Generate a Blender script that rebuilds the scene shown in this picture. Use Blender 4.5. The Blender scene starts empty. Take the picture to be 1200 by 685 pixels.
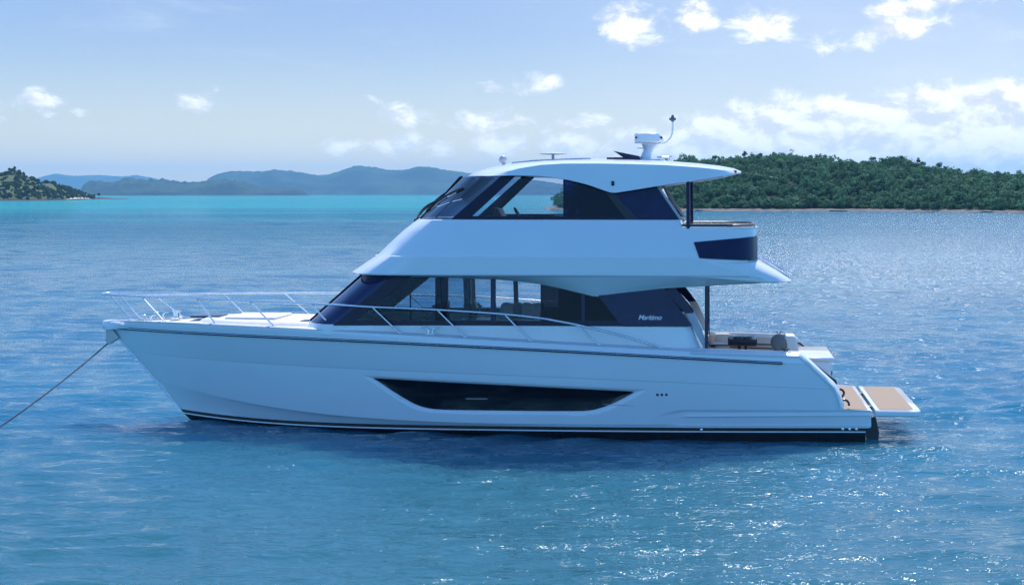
import bpy, bmesh, math, random
import numpy as np
from mathutils import Vector, Matrix

random.seed(7)
RNG = np.random.default_rng(11)
R = math.radians
SC = bpy.context.scene
COL = SC.collection

# ------------------------------------------------------------------ camera
F, CX, HY, CAMH = 1840.0, 685.0, 227.0, 5.6        # focal length (photo px), horizon row, eye height (m)
cam_d = bpy.data.cameras.new('camera')
cam_d.sensor_width = 36.0
cam_d.lens = 36.0 * F / 1200.0
cam_d.shift_x = -(CX - 600.0) / 1200.0
cam_d.shift_y = -(342.5 - HY) / 1200.0
cam_d.clip_start = 0.5
cam_d.clip_end = 60000.0
cam = bpy.data.objects.new('camera', cam_d)
COL.objects.link(cam)
cam.location = (0, 0, CAMH)
cam.rotation_euler = (R(90), 0, 0)
SC.camera = cam

# ------------------------------------------------------------------ light
SUN_EL, SUN_AZ = 54.0, 11.0                        # azimuth clockwise from the +Y view direction
sun_d = bpy.data.lights.new('sun', 'SUN')
sun_d.energy = 4.2
sun_d.angle = R(0.53)
sun_d.color = (1.0, 0.95, 0.88)
sun = bpy.data.objects.new('sun', sun_d)
COL.objects.link(sun)
sdir = Vector((math.sin(R(SUN_AZ)) * math.cos(R(SUN_EL)), math.cos(R(SUN_AZ)) * math.cos(R(SUN_EL)), math.sin(R(SUN_EL))))
sun.rotation_euler = sdir.to_track_quat('Z', 'Y').to_euler()
sun.location = sdir * 100

SC.view_settings.view_transform = 'Standard'
SC.view_settings.look = 'None'
SC.view_settings.exposure = 0.35
SC.view_settings.gamma = 1.0
SC.cycles.volume_max_steps = 64
SC.cycles.max_bounces = 10
SC.cycles.transparent_max_bounces = 16
SC.cycles.sample_clamp_indirect = 6.0
SC.cycles.sample_clamp_direct = 10.0
SC.cycles.use_denoising = True
SC.cycles.denoising_prefilter = 'FAST'
SC.cycles.caustics_reflective = False
SC.cycles.caustics_refractive = False


class NT:
    """small helper for writing node trees"""
    def __init__(s, nt): s.nt = nt
    def n(s, typ, **kw):
        nd = s.nt.nodes.new(typ)
        for k, v in kw.items(): setattr(nd, k, v)
        return nd
    def link(s, a, b): s.nt.links.new(a, b)
    def put(s, sock, v):
        if isinstance(v, bpy.types.NodeSocket): s.link(v, sock)
        elif v is not None: sock.default_value = v
    def m(s, op, a, b=None, c=None, clamp=False):
        nd = s.n('ShaderNodeMath', operation=op, use_clamp=clamp)
        s.put(nd.inputs[0], a)
        if b is not None: s.put(nd.inputs[1], b)
        if c is not None: s.put(nd.inputs[2], c)
        return nd.outputs[0]
    def mr(s, v, a, b, c=0.0, d=1.0, smooth=True):
        nd = s.n('ShaderNodeMapRange')
        if smooth: nd.interpolation_type = 'SMOOTHSTEP'
        s.put(nd.inputs[0], v)
        for i, x in enumerate((a, b, c, d)): s.put(nd.inputs[1 + i], x)
        return nd.outputs[0]
    def mix(s, f, a, b, blend='MIX'):
        nd = s.n('ShaderNodeMix', data_type='RGBA', blend_type=blend)
        s.put(nd.inputs[0], f)
        for sock, v in ((nd.inputs[6], a), (nd.inputs[7], b)):
            if isinstance(v, tuple) and len(v) == 3: v = (*v, 1)
            s.put(sock, v)
        return nd.outputs[2]
    def noise(s, vec, scale, detail=4, rough=0.55, dist=0.0):
        nd = s.n('ShaderNodeTexNoise')
        if vec is not None: s.link(vec, nd.inputs['Vector'])
        s.put(nd.inputs['Scale'], scale)
        nd.inputs['Detail'].default_value = detail
        nd.inputs['Roughness'].default_value = rough
        nd.inputs['Distortion'].default_value = dist
        return nd.outputs['Fac']
    def mapping(s, vec, scale=(1, 1, 1), loc=(0, 0, 0), rot=(0, 0, 0)):
        nd = s.n('ShaderNodeMapping')
        s.link(vec, nd.inputs[0])
        nd.inputs['Location'].default_value = loc
        nd.inputs['Rotation'].default_value = rot
        nd.inputs['Scale'].default_value = scale
        return nd.outputs[0]


# ------------------------------------------------------------------ sky with clouds
def build_world():
    w = bpy.data.worlds.new('World')
    SC.world = w
    w.use_nodes = True
    w.node_tree.nodes.clear()
    t = NT(w.node_tree)
    sky = t.n('ShaderNodeTexSky', sky_type='NISHITA')
    sky.sun_disc = False
    sky.sun_elevation = R(SUN_EL)
    sky.sun_rotation = R(SUN_AZ)
    sky.altitude = 0
    sky.air_density = 1.0
    sky.dust_density = 0.2
    sky.ozone_density = 2.0
    tc = t.n('ShaderNodeTexCoord')
    sep = t.n('ShaderNodeSeparateXYZ')
    t.link(tc.outputs['Generated'], sep.inputs[0])
    x, y, z = sep.outputs
    az = t.m('ARCTAN2', x, y)
    el = t.m('ARCSINE', z)
    comb = t.n('ShaderNodeCombineXYZ')
    t.link(az, comb.inputs[0]); t.link(el, comb.inputs[1])
    p = comb.outputs[0]
    clouds = [(742, 30, 46, 30, 1), (818, 20, 30, 24, 1), (893, 30, 46, 24, .95), (1052, 36, 70, 22, .9), (1105, 6, 70, 20, .9),
              (46, 126, 28, 15, .68), (232, 121, 26, 15, .7), (480, 137, 44, 13, .85), (403, 172, 26, 13, .8),
              (470, 170, 36, 15, .9), (512, 172, 22, 13, .8), (570, 142, 50, 15, .9), (590, 168, 40, 17, .95),
              (632, 96, 28, 15, .75), (575, 103, 18, 8, .5), (690, 145, 40, 13, .8), (665, 170, 56, 20, 1.0), (728, 162, 36, 18, .6),
              (93, 136, 14, 6, .4), (434, 118, 12, 7, .35), (960, 156, 150, 52, 2.2), (1110, 152, 170, 54, 2.3), (1230, 148, 130, 60, 2.2),
              (870, 166, 120, 42, 1.8), (1050, 184, 300, 34, 2.0), (790, 174, 120, 28, 1.3), (1300, 120, 140, 60, 1), (1500, 60, 160, 60, 1),
              (-300, 60, 130, 40, .7), (-120, 160, 90, 20, .6)]
    n_big = t.noise(t.mapping(p, (1, 1.5, 1)), 38, 9, 0.64, 0.35)
    n_up = t.noise(t.mapping(p, (1, 1.5, 1), loc=(0.004, 0.010, 0)), 38, 6, 0.58, 0.35)
    field = None
    for (px, py, rx, ry, st) in clouds:
        cu, cv = math.atan((px - CX) / F), math.atan((HY - py) / F)
        du = t.m('MULTIPLY', t.m('SUBTRACT', az, cu), F / rx)
        dv = t.m('MULTIPLY', t.m('SUBTRACT', el, cv), F / ry)
        if py in (36, 6):                                  # the slanted streaks at the upper right
            du2 = t.m('MULTIPLY_ADD', dv, -0.45, du); dv = t.m('MULTIPLY_ADD', du, -0.35, dv); du = du2
        d2 = t.m('ADD', t.m('MULTIPLY', du, du), t.m('MULTIPLY', dv, dv))
        g = t.m('SUBTRACT', st, t.m('MULTIPLY', t.m('SQRT', d2), st))
        field = g if field is None else t.m('SMOOTH_MAX', field, g, 0.22)
    field = t.m('MAXIMUM', field, -0.6)
    dens = t.m('ADD', field, t.m('MULTIPLY', t.m('SUBTRACT', n_big, 0.5), 2.5))
    mask = t.mr(dens, -0.05, 0.78)
    wisps = t.mr(t.noise(t.mapping(p, (0.45, 2.2, 1)), 14, 5, 0.6, 0.5), 0.52, 0.80, 0, 0.16)
    veil = t.m('MULTIPLY', t.m('MULTIPLY', t.mr(az, -0.15, 0.25), t.m('MULTIPLY', t.mr(el, 0.40, 0.14), t.mr(y, 0.3, 0.8))), t.mr(t.noise(t.mapping(p, (0.5, 1.2, 1)), 9, 4, 0.55), 0.2, 0.8, 0.16, 0.44))
    mask = t.m('MAXIMUM', mask, wisps)
    shade = t.mr(t.m('SUBTRACT', n_up, n_big), -0.12, 0.16, 1.0, 0.0)
    low = t.mr(el, 0.018, 0.07)
    ccol = t.mix(shade, (7.2, 7.4, 8.1), (11.8, 11.7, 11.6))
    ccol = t.mix(t.m('MULTIPLY', t.m('SUBTRACT', 1.0, low), 0.35), ccol, (10.4, 10.4, 10.4))
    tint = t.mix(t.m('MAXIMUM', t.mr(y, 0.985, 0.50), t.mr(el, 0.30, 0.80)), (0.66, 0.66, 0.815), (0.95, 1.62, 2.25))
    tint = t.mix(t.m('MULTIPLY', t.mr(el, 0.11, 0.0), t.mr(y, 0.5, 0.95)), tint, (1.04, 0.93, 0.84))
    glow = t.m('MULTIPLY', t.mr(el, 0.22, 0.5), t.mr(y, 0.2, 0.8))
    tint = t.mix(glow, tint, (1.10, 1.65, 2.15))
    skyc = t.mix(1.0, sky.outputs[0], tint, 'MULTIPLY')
    mask = t.m('MULTIPLY', mask, t.mr(el, -0.01, 0.01))
    skyc = t.mix(veil, skyc, (9.0, 9.4, 9.9))
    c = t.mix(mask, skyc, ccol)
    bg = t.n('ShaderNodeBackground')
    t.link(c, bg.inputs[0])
    bg.inputs[1].default_value = 0.095
    out = t.n('ShaderNodeOutputWorld')
    t.link(bg.outputs[0], out.inputs[0])


build_world()


# ------------------------------------------------------------------ materials
def lum(c, k): return (c[0] * k, c[1] * k, c[2] * k)

def mat(name, color, rough=0.4, metal=0.0, var=0.06, vscale=3.0, bump=0.0, bscale=30.0, coat=0.0, ior=1.5):
    m = bpy.data.materials.new(name)
    m.use_nodes = True
    t = NT(m.node_tree)
    b = m.node_tree.nodes['Principled BSDF']
    tc = t.n('ShaderNodeTexCoord')
    nz = t.noise(tc.outputs['Object'], vscale, 5, 0.6)
    c = t.mix(t.mr(nz, 0.3, 0.7), lum(color, 1 - var), lum(color, 1 + var))
    t.link(c, b.inputs['Base Color'])
    t.link(t.mr(nz, 0.2, 0.8, rough * 0.85, rough * 1.15), b.inputs['Roughness'])
    b.inputs['Metallic'].default_value = metal
    b.inputs['IOR'].default_value = ior
    if coat:
        b.inputs['Coat Weight'].default_value = coat
        b.inputs['Coat Roughness'].default_value = 0.06
    if bump:
        bp_ = t.n('ShaderNodeBump')
        bp_.inputs['Strength'].default_value = bump
        bp_.inputs['Distance'].default_value = 0.01
        t.link(t.noise(tc.outputs['Object'], bscale, 4), bp_.inputs['Height'])
        t.link(bp_.outputs[0], b.inputs['Normal'])
    return m


def glass_mat(name, tint, refl=0.45, ior=1.45):
    """thin window glass: a tinted clear pane with mirror reflections"""
    m = bpy.data.materials.new(name)
    m.use_nodes = True
    nt = m.node_tree
    nt.nodes.clear()
    t = NT(nt)
    tr = t.n('ShaderNodeBsdfTransparent'); tr.inputs[0].default_value = (*tint, 1)
    gl = t.n('ShaderNodeBsdfGlossy'); gl.inputs['Roughness'].default_value = 0.02
    gl.inputs['Color'].default_value = (refl, refl, refl, 1)
    fr = t.n('ShaderNodeFresnel'); fr.inputs['IOR'].default_value = ior
    mx = t.n('ShaderNodeMixShader')
    t.link(fr.outputs[0], mx.inputs[0]); t.link(tr.outputs[0], mx.inputs[1]); t.link(gl.outputs[0], mx.inputs[2])
    o = t.n('ShaderNodeOutputMaterial'); t.link(mx.outputs[0], o.inputs[0])
    return m


def teak_mat():
    m = bpy.data.materials.new('teak planking')
    m.use_nodes = True
    t = NT(m.node_tree)
    b = m.node_tree.nodes['Principled BSDF']
    tc = t.n('ShaderNodeTexCoord')
    sp = t.n('ShaderNodeSeparateXYZ'); t.link(tc.outputs['Object'], sp.inputs[0])
    grain = t.noise(t.mapping(tc.outputs['Object'], (2, 40, 4)), 3.0, 5)
    col = t.mix(grain, (0.18, 0.105, 0.052), (0.27, 0.168, 0.088))
    fr = t.m('FRACT', t.m('MULTIPLY', sp.outputs[1], 1 / 0.075))
    seam = t.m('LESS_THAN', fr, 0.09)
    pl = t.n('ShaderNodeTexWhiteNoise', noise_dimensions='1D')
    t.link(t.m('FLOOR', t.m('MULTIPLY', sp.outputs[1], 1 / 0.075)), pl.inputs['W'])
    col = t.mix(t.m('MULTIPLY', pl.outputs['Value'], 0.35), col, (0.21, 0.125, 0.066))
    col = t.mix(seam, col, (0.05, 0.04, 0.035))
    t.link(col, b.inputs['Base Color'])
    b.inputs['Roughness'].default_value = 0.6
    return m


def leaf_mat(name, a, b_, var=0.3):
    m = bpy.data.materials.new(name)
    m.use_nodes = True
    t = NT(m.node_tree)
    b = m.node_tree.nodes['Principled BSDF']
    g = t.n('ShaderNodeNewGeometry')
    nz = t.noise(g.outputs['Position'], 0.16, 3, 0.7)
    rnd = g.outputs['Random Per Island']
    f = t.m('ADD', t.m('MULTIPLY', t.mr(nz, 0.36, 0.64), 1 - var), t.m('MULTIPLY', rnd, var))
    t.link(t.mix(f, a, b_), b.inputs['Base Color'])
    b.inputs['Roughness'].default_value = 0.75
    b.inputs['Specular IOR Level'].default_value = 0.25
    tl_ = t.n('ShaderNodeBsdfTranslucent')
    t.link(t.mix(f, lum(a, 1.1), lum(b_, 1.1)), tl_.inputs[0])
    ms = t.n('ShaderNodeMixShader'); ms.inputs[0].default_value = 0.35
    t.link(b.outputs[0], ms.inputs[1]); t.link(tl_.outputs[0], ms.inputs[2])
    t.link(ms.outputs[0], m.node_tree.nodes['Material Output'].inputs[0])
    return m


M = {}
M['gel'] = mat('white gelcoat', (0.80, 0.81, 0.82), 0.16, var=0.012, vscale=0.6, coat=0.35)
M['gel_deck'] = mat('off-white deck gelcoat', (0.72, 0.71, 0.69), 0.5, var=0.04, vscale=5)
M['black'] = mat('black antifoul paint', (0.008, 0.008, 0.011), 0.3, var=0.2)
M['navy'] = mat('navy black composite', (0.010, 0.013, 0.055), 0.10, var=0.15, ior=1.36)
M['shield'] = mat('navy tinted windscreen', (0.016, 0.022, 0.085), 0.06, var=0.1, ior=1.5)
M['frame'] = mat('black window frame', (0.006, 0.008, 0.030), 0.22, var=0.15, ior=1.34)
M['dull'] = mat('brushed stainless plate', (0.42, 0.43, 0.45), 0.42, 0.8, var=0.15)
M['ash'] = mat('ash grey fabric', (0.19, 0.18, 0.175), 0.85, var=0.12, bump=0.3, bscale=80)
M['rubber'] = mat('dark rubber', (0.035, 0.037, 0.045), 0.45, var=0.15)
M['steel'] = mat('polished stainless steel', (0.82, 0.82, 0.83), 0.26, 1.0, var=0.05)
M['grey'] = mat('pale grey moulding', (0.50, 0.50, 0.52), 0.35, var=0.04)
M['cream'] = mat('cream upholstery', (0.74, 0.69, 0.65), 0.75, var=0.06, bump=0.2)
M['char'] = mat('charcoal fabric', (0.07, 0.07, 0.075), 0.85, var=0.15, bump=0.3, bscale=80)
M['linen'] = mat('pale linen fabric', (0.70, 0.68, 0.66), 0.8, var=0.07, bump=0.3, bscale=60)
M['slate'] = mat('slate blue fabric', (0.13, 0.15, 0.19), 0.8, var=0.1, bump=0.3)
M['brown'] = mat('varnished timber trim', (0.09, 0.045, 0.025), 0.3, var=0.25, vscale=9)
M['lining'] = mat('taupe headlining', (0.20, 0.18, 0.16), 0.8, var=0.05)
M['inter'] = mat('dark cabin joinery', (0.06, 0.045, 0.035), 0.4, var=0.2)
M['leather'] = mat('black helm upholstery', (0.02, 0.02, 0.023), 0.45, var=0.2)
M['red'] = mat('red lamp lens', (0.35, 0.03, 0.02), 0.25)
M['chain'] = mat('galvanised chain', (0.10, 0.105, 0.12), 0.5, 0.4, var=0.2)
M['teak'] = teak_mat()
M['glass_clear'] = glass_mat('clear window glass', (0.93, 0.95, 0.97))
M['glass_tint'] = glass_mat('blue tinted window glass', (0.68, 0.79, 0.86))
M['glass_dark'] = glass_mat('dark tinted window glass', (0.16, 0.17, 0.22))
M['glass_shield'] = glass_mat('navy windscreen glass', (0.05, 0.07, 0.17), 0.8, ior=1.5)
M['glass_bridge'] = glass_mat('smoked bridge glass', (0.10, 0.13, 0.30), 0.7)
M['glass_front'] = glass_mat('pale windscreen glass', (0.66, 0.78, 0.92), 0.9, ior=2.1)
M['hullglass'] = mat('black hull window glass', (0.004, 0.004, 0.007), 0.04, var=0.1)
M['white_text'] = mat('white lettering vinyl', (0.8, 0.8, 0.8), 0.5, var=0.01)
M['leaf_r'] = leaf_mat('rainforest leaves', (0.022, 0.080, 0.044), (0.13, 0.265, 0.125))
M['leaf_l'] = leaf_mat('scrub leaves', (0.020, 0.048, 0.022), (0.055, 0.095, 0.035))
M['bark'] = mat('grey bark', (0.10, 0.08, 0.065), 0.9, var=0.3)
M['flower'] = mat('green and white blooms', (0.03, 0.06, 0.03), 0.7, var=0.4, vscale=40)


# ------------------------------------------------------------------ mesh helpers
class B:
    def __init__(s): s.v, s.f, s.mi = [], [], []
    def add(s, verts, faces, mi=0):
        o = len(s.v)
        s.v += [tuple(p) for p in verts]
        for f in faces:
            s.f.append(tuple(i + o for i in f)); s.mi.append(mi)
        return s
    def grid(s, rows, mi=0, close=False, flip=False):
        o = len(s.v); n = len(rows[0])
        for r in rows: s.v += [tuple(p) for p in r]
        for i in range(len(rows) - 1):
            for j in range(n if close else n - 1):
                k = (j + 1) % n
                q = (o + i * n + j, o + i * n + k, o + (i + 1) * n + k, o + (i + 1) * n + j)
                s.f.append(q[::-1] if flip else q); s.mi.append(mi)
        return s
    def mirror(s):
        o = len(s.v)
        s.v += [(x, -y, z) for x, y, z in s.v]
        fs = [tuple(i + o for i in reversed(f)) for f in s.f]
        s.f += fs; s.mi += list(s.mi)
        return s
    def prism(s, pts, off, mi=0):
        n = len(pts); a = [Vector(p) for p in pts]; b = [p + Vector(off) for p in a]
        s.add(a + b, [tuple(range(n)), tuple(range(2 * n - 1, n - 1, -1))] + [(j, j + n, (j + 1) % n + n, (j + 1) % n) for j in range(n)], mi)
        return s
    def box(s, x0, x1, y0, y1, z0, z1, bev=0.0, mi=0, seg=2):
        bm = bmesh.new()
        bmesh.ops.create_cube(bm, size=1.0)
        for v in bm.verts:
            v.co = ((x0 + x1) / 2 + v.co.x * (x1 - x0), (y0 + y1) / 2 + v.co.y * (y1 - y0), (z0 + z1) / 2 + v.co.z * (z1 - z0))
        if bev > 0: bmesh.ops.bevel(bm, geom=list(bm.edges), offset=bev, segments=seg, affect='EDGES', profile=0.5)
        bm.verts.index_update()
        s.add([v.co.copy() for v in bm.verts], [[v.index for v in f.verts] for f in bm.faces], mi)
        bm.free(); return s
    def tube(s, pts, r, n=8, mi=0, caps=True):
        pts = [Vector(p) for p in pts]
        rr = r if isinstance(r, (list, tuple)) else [r] * len(pts)
        up = Vector((0, 0, 1)); rows = []; prev = None
        for i, p in enumerate(pts):
            d = (pts[min(i + 1, len(pts) - 1)] - pts[max(i - 1, 0)]).normalized()
            if prev is None:
                a = d.cross(up if abs(d.z) < 0.95 else Vector((0, 1, 0))).normalized()
            else:
                a = (prev - d * prev.dot(d)).normalized()
            prev = a; b = d.cross(a)
            rows.append([p + (a * math.cos(k * 2 * math.pi / n) + b * math.sin(k * 2 * math.pi / n)) * rr[i] for k in range(n)])
        o = len(s.v)
        s.grid(rows, mi, close=True)
        if caps:
            L = (len(rows) - 1) * n
            s.f.append(tuple(o + k for k in range(n))[::-1]); s.mi.append(mi)
            s.f.append(tuple(o + L + k for k in range(n))); s.mi.append(mi)
        return s
    def lathe(s, prof, origin, n=20, mi=0, axis='z'):
        rows = []
        for (r, h) in prof:
            row = []
            for k in range(n):
                a = 2 * math.pi * k / n; c, d = r * math.cos(a), r * math.sin(a)
                q = {'z': (c, d, h), 'y': (c, h, -d), 'x': (h, c, d)}[axis]
                row.append((origin[0] + q[0], origin[1] + q[1], origin[2] + q[2]))
            rows.append(row)
        return s.grid(rows, mi, close=True)
    def ball(s, c, rx, ry, rz, n=16, m=10, mi=0, e=1.0):
        rows = []
        f = lambda v: math.copysign(abs(v) ** e, v)
        for i in range(m + 1):
            ph = -math.pi / 2 + math.pi * i / m
            rows.append([(c[0] + rx * f(max(math.cos(ph), 1e-4)) * f(math.cos(2 * math.pi * k / n)), c[1] + ry * f(max(math.cos(ph), 1e-4)) * f(math.sin(2 * math.pi * k / n)), c[2] + rz * f(math.sin(ph))) for k in range(n)])
        return s.grid(rows, mi, close=True)
    def xf(s, mtx, start=0):
        for i in range(start, len(s.v)): s.v[i] = tuple(mtx @ Vector(s.v[i]))
        return s
    def build(s, name, mats, parent=None, angle=35, smooth=True, fix=True):
        me = bpy.data.meshes.new(name)
        me.from_pydata(s.v, [], s.f)
        for m_ in (mats if isinstance(mats, (list, tuple)) else [mats]): me.materials.append(M[m_] if isinstance(m_, str) else m_)
        me.polygons.foreach_set('material_index', s.mi)
        if fix:
            bm = bmesh.new(); bm.from_mesh(me)
            bmesh.ops.remove_doubles(bm, verts=list(bm.verts), dist=0.0004)
            bmesh.ops.recalc_face_normals(bm, faces=list(bm.faces))
            bm.to_mesh(me); bm.free()
        if smooth:
            me.polygons.foreach_set('use_smooth', [True] * len(me.polygons))
            me.set_sharp_from_angle(angle=R(angle))
        me.update()
        o = bpy.data.objects.new(name, me)
        COL.objects.link(o)
        if parent: o.parent = parent
        return o


def tag(o, label=None, cat=None, group=None, kind=None):
    if label: o['label'] = label
    if cat: o['category'] = cat
    if group: o['group'] = group
    if kind: o['kind'] = kind
    return o

def empty(name, loc=(0, 0, 0), rz=0.0):
    o = bpy.data.objects.new(name, None)
    o.location = loc; o.rotation_euler = (0, 0, rz); o.empty_display_size = 0.5
    COL.objects.link(o)
    return o

def pair(b, name, m, parent, **kw):
    """the part on the near side and its twin on the far side"""
    o1 = b.build(name, m, parent, **kw)
    b.v = [(x, -y, z) for x, y, z in b.v]
    return o1, b.build(name, m, parent, **kw)

def smoothstep(a, b, x):
    t = np.clip((np.asarray(x, float) - a) / (b - a), 0, 1)
    return t * t * (3 - 2 * t)


# ------------------------------------------------------------------ the yacht's own frame
# x runs aft, y to starboard (away from the photographer), z up, origin on the waterline at the transom
TH = R(5.0)
_Y = CAMH * F / (512 - HY)
BOAT = Vector(((1015 - CX) / F * _Y + 2.2 * math.sin(TH), _Y + 2.2 * math.cos(TH), 0))

def mp(px, py, yb):
    """point of the boat measured off the photograph, given its distance from the centreline"""
    X, Z = (px - CX) / F, (HY - py) / F
    s, c = math.sin(TH), math.cos(TH)
    t = (yb + BOAT.x * s + BOAT.y * c) / (X * s + c)
    rx, ry = X * t - BOAT.x, t - BOAT.y
    return (rx * c - ry * s, yb, CAMH + Z * t)

def mpf(px, py, fun):
    yb = -2.2
    for _ in range(6):
        p = mp(px, py, yb); yb = fun(p[0], p[2])
    return mp(px, py, yb)

def smooth_line(pts, n=6):
    """Catmull-Rom through points"""
    P = [Vector(p) for p in pts]; out = []
    for i in range(len(P) - 1):
        a, b, c, d = P[max(i - 1, 0)], P[i], P[i + 1], P[min(i + 2, len(P) - 1)]
        for k in range(n):
            t = k / n
            out.append(0.5 * ((2 * b) + (c - a) * t + (2 * a - 5 * b + 4 * c - d) * t * t + (3 * b - a - 3 * c + d) * t ** 3))
    out.append(P[-1])
    return out

yacht = empty('motor_yacht', BOAT, -TH)
tag(yacht, 'large white flybridge motor yacht with dark tinted windows at anchor on the blue bay', 'yacht')

# ------------------------------------------------------------------ hull
XB0 = mp(1021, 490, -2.25)[0]

def curve_xz(pix, x0, breadth, sk, n, deg=4):
    hb = lambda x: breadth * (1 - (1 - np.clip((x - x0) / ((XB0 - x0) * sk), 0, 1)) ** n) * (1 - 0.05 * smoothstep(-6, 0.2, x))
    q = [mpf(px, py, lambda x, z: -float(hb(x))) for px, py in pix]
    co = np.polyfit([p[0] for p in q], [p[2] for p in q], deg)
    return dict(x0=x0, hb=hb, z=lambda x: np.polyval(co, x))

stem = lambda py: mp(127 + (py - 382) * 0.878, py, 0)
LN = {}
LN['sheer'] = curve_xz([(128, 375.5), (150, 376.5), (240, 380.5), (330, 384), (400, 387), (470, 391), (550, 396), (640, 402), (720, 406.5), (800, 410.5), (860, 412.5), (935, 414), (1021, 416)], mp(124, 375.5, 0)[0], 2.55, 0.62, 2.35)
LN['rub'] = curve_xz([(129, 383), (164, 386.8), (225, 390), (305, 393.6), (397, 398.3), (500, 403), (590, 408), (700, 414), (830, 420), (923, 426), (1021, 430)], stem(382.5)[0], 2.585, 0.62, 2.25)
LN['knuckle'] = curve_xz([(151, 411), (173, 414), (305, 425.5), (420, 432), (600, 440), (800, 448), (920, 454), (1021, 458)], stem(411)[0], 2.55, 0.64, 2.05)
LN['chine'] = curve_xz([(184, 446), (210, 452.6), (286, 471), (350, 481), (420, 488.5), (510, 494), (700, 497), (860, 497.5), (1021, 497.5)], stem(446)[0], 2.48, 0.63, 1.9, 6)
LN['boot'] = curve_xz([(212, 478.8), (250, 484), (300, 489.8), (420, 495.7), (510, 498), (700, 500), (860, 501), (1021, 501.3)], stem(478.5)[0], 2.42, 0.62, 1.8, 6)
LN['pin_a'] = dict(LN['boot'], z=lambda x: LN['boot']['z'](x) - 0.075, x0=LN['boot']['x0'] + 0.07)
LN['pin_b'] = dict(LN['boot'], z=lambda x: LN['boot']['z'](x) - 0.105, x0=LN['boot']['x0'] + 0.10)
LN['under'] = dict(x0=LN['boot']['x0'] + 0.45, hb=lambda x: LN['boot']['hb'](x - 0.4) * 0.97, z=lambda x: -0.28 + 0 * x)
LN['keel'] = dict(x0=LN['boot']['x0'] + 1.4, hb=lambda x: 0.02 + 0 * x, z=lambda x: -0.95 + 0 * x)

stern_c = [mp(px, py, -2.42) for px, py in [(929, 412.8), (935, 413.6), (944, 420), (962, 436.5), (977, 450.5), (984, 464), (988, 478.2), (990, 479.6), (1021, 480.4), (1021.5, 500.5), (1015, 505), (1014.5, 530)]]
STZ = np.array([p[2] for p in stern_c]); STX = np.array([p[0] for p in stern_c])
stern_x = lambda z: np.interp(-z, -STZ, STX)

# window recess in the topsides: outline measured on the near side
win_px = [(433, 445.2), (450, 456.5), (467, 467), (480, 474.2), (492, 478.6), (503, 480.6), (515, 481.2), (600, 481.3), (683, 481.2), (695, 480), (706, 477), (720, 471.5), (743, 459.2), (741, 458.2), (600, 451.5)]
rec_px = [(418, 441.5), (440, 455.5), (462, 470.5), (477, 478.6), (491, 483.6), (505, 485.6), (600, 486), (684, 486), (699, 484.5), (711, 480.8), (725, 474), (760, 455.6), (600, 448)]
wxz = np.array([[p[0], p[2]] for p in (mp(a, b, -2.45) for a, b in win_px)])
rxz = np.array([[p[0], p[2]] for p in (mp(a, b, -2.47) for a, b in rec_px)])

def poly_sd(P, poly):
    """signed distance (inside positive)"""
    n = len(poly); d = np.full(len(P), 1e9); inside = np.zeros(len(P), bool)
    for i in range(n):
        a, b = poly[i], poly[(i + 1) % n]
        e = b - a; w = P - a
        t = np.clip((w @ e) / (e @ e), 0, 1)
        d = np.minimum(d, np.linalg.norm(w - t[:, None] * e, axis=1))
        c = ((a[1] <= P[:, 1]) & (b[1] > P[:, 1])) | ((b[1] <= P[:, 1]) & (a[1] > P[:, 1]))
        xx = a[0] + (P[:, 1] - a[1]) / np.where(abs(b[1] - a[1]) < 1e-9, 1e-9, b[1] - a[1]) * (b[0] - a[0])
        inside ^= c & (P[:, 0] < xx)
    return np.where(inside, d, -d)

def hull_row(a, b, v, sig, out=0.0):
    A, Bq = LN[a], LN[b]
    s_end = 1.0
    def at(s):
        xa = A['x0'] + (XB0 - A['x0']) * s; xb = Bq['x0'] + (XB0 - Bq['x0']) * s
        return xa + (xb - xa) * v, A['hb'](xa) * (1 - v) + Bq['hb'](xb) * v, A['z'](xa) * (1 - v) + Bq['z'](xb) * v
    x0 = at(0.0)[0]
    for _ in range(6):
        _, _, z = at(s_end)
        s_end = (float(stern_x(z)) - x0) / (XB0 - x0)
    x, h, z = at(sig * s_end)
    return np.stack([x, -(h + out), z], 1)

sig = np.concatenate([np.linspace(0, 0.06, 16)[:-1] ** 1.0, np.linspace(0.06, 0.30, 50)[:-1], np.linspace(0.30, 0.78, 260)[:-1], np.linspace(0.78, 1, 70)])
hull_b = B()
rows, mi_rows = [], []
def band(a, b, vs, mi, out=None):
    for k, v in enumerate(vs):
        r = hull_row(a, b, v, sig, out[k] if out else 0.0)
        P = r[:, [0, 2]]
        if a == 'knuckle':
            sd = poly_sd(P, rxz)
            r[:, 1] += 0.085 * smoothstep(0.0, 0.13, sd)
            # shallow stepped panel along the quarter
            X0 = mp(763, 490, -2.4)[0]; X1 = mp(800, 480, -2.4)[0]; X2 = mp(982, 479, -2.4)[0]
            zt = np.interp(P[:, 0], [X0, (X0 + X1) / 2, X1, X2 + 2], [mp(763, 491, -2.4)[2], mp(780, 482.5, -2.4)[2], mp(800, 479.5, -2.4)[2], mp(1000, 480, -2.4)[2]])
            r[:, 1] += 0.03 * smoothstep(0.0, 0.05, zt - P[:, 1]) * (P[:, 0] > X0) * smoothstep(X0, X1, P[:, 0])
        rows.append(r); mi_rows.append(mi)
band('sheer', 'rub', [0, .06, .2, .5, .85, .99], 0, [-.03, -.008, 0, 0, 0, 0])
band('rub', 'knuckle', [0.02, .12, .5, .9, .985], 0, [-0.012, -0.008, 0.0, 0.0, 0.0])
band('knuckle', 'chine', list(np.linspace(0.0, 1, 46)), 0, [-.014] * 2 + [-.012] * 44)
band('chine', 'boot', [.15, .6, 1], 0, [-.03, -.012, 0])
band('boot', 'pin_a', [.05, 1], 1)
band('pin_a', 'pin_b', [.05, 1], 0)
band('pin_b', 'under', [.02, 1], 1)
band('under', 'keel', [.5, 1], 1)
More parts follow.
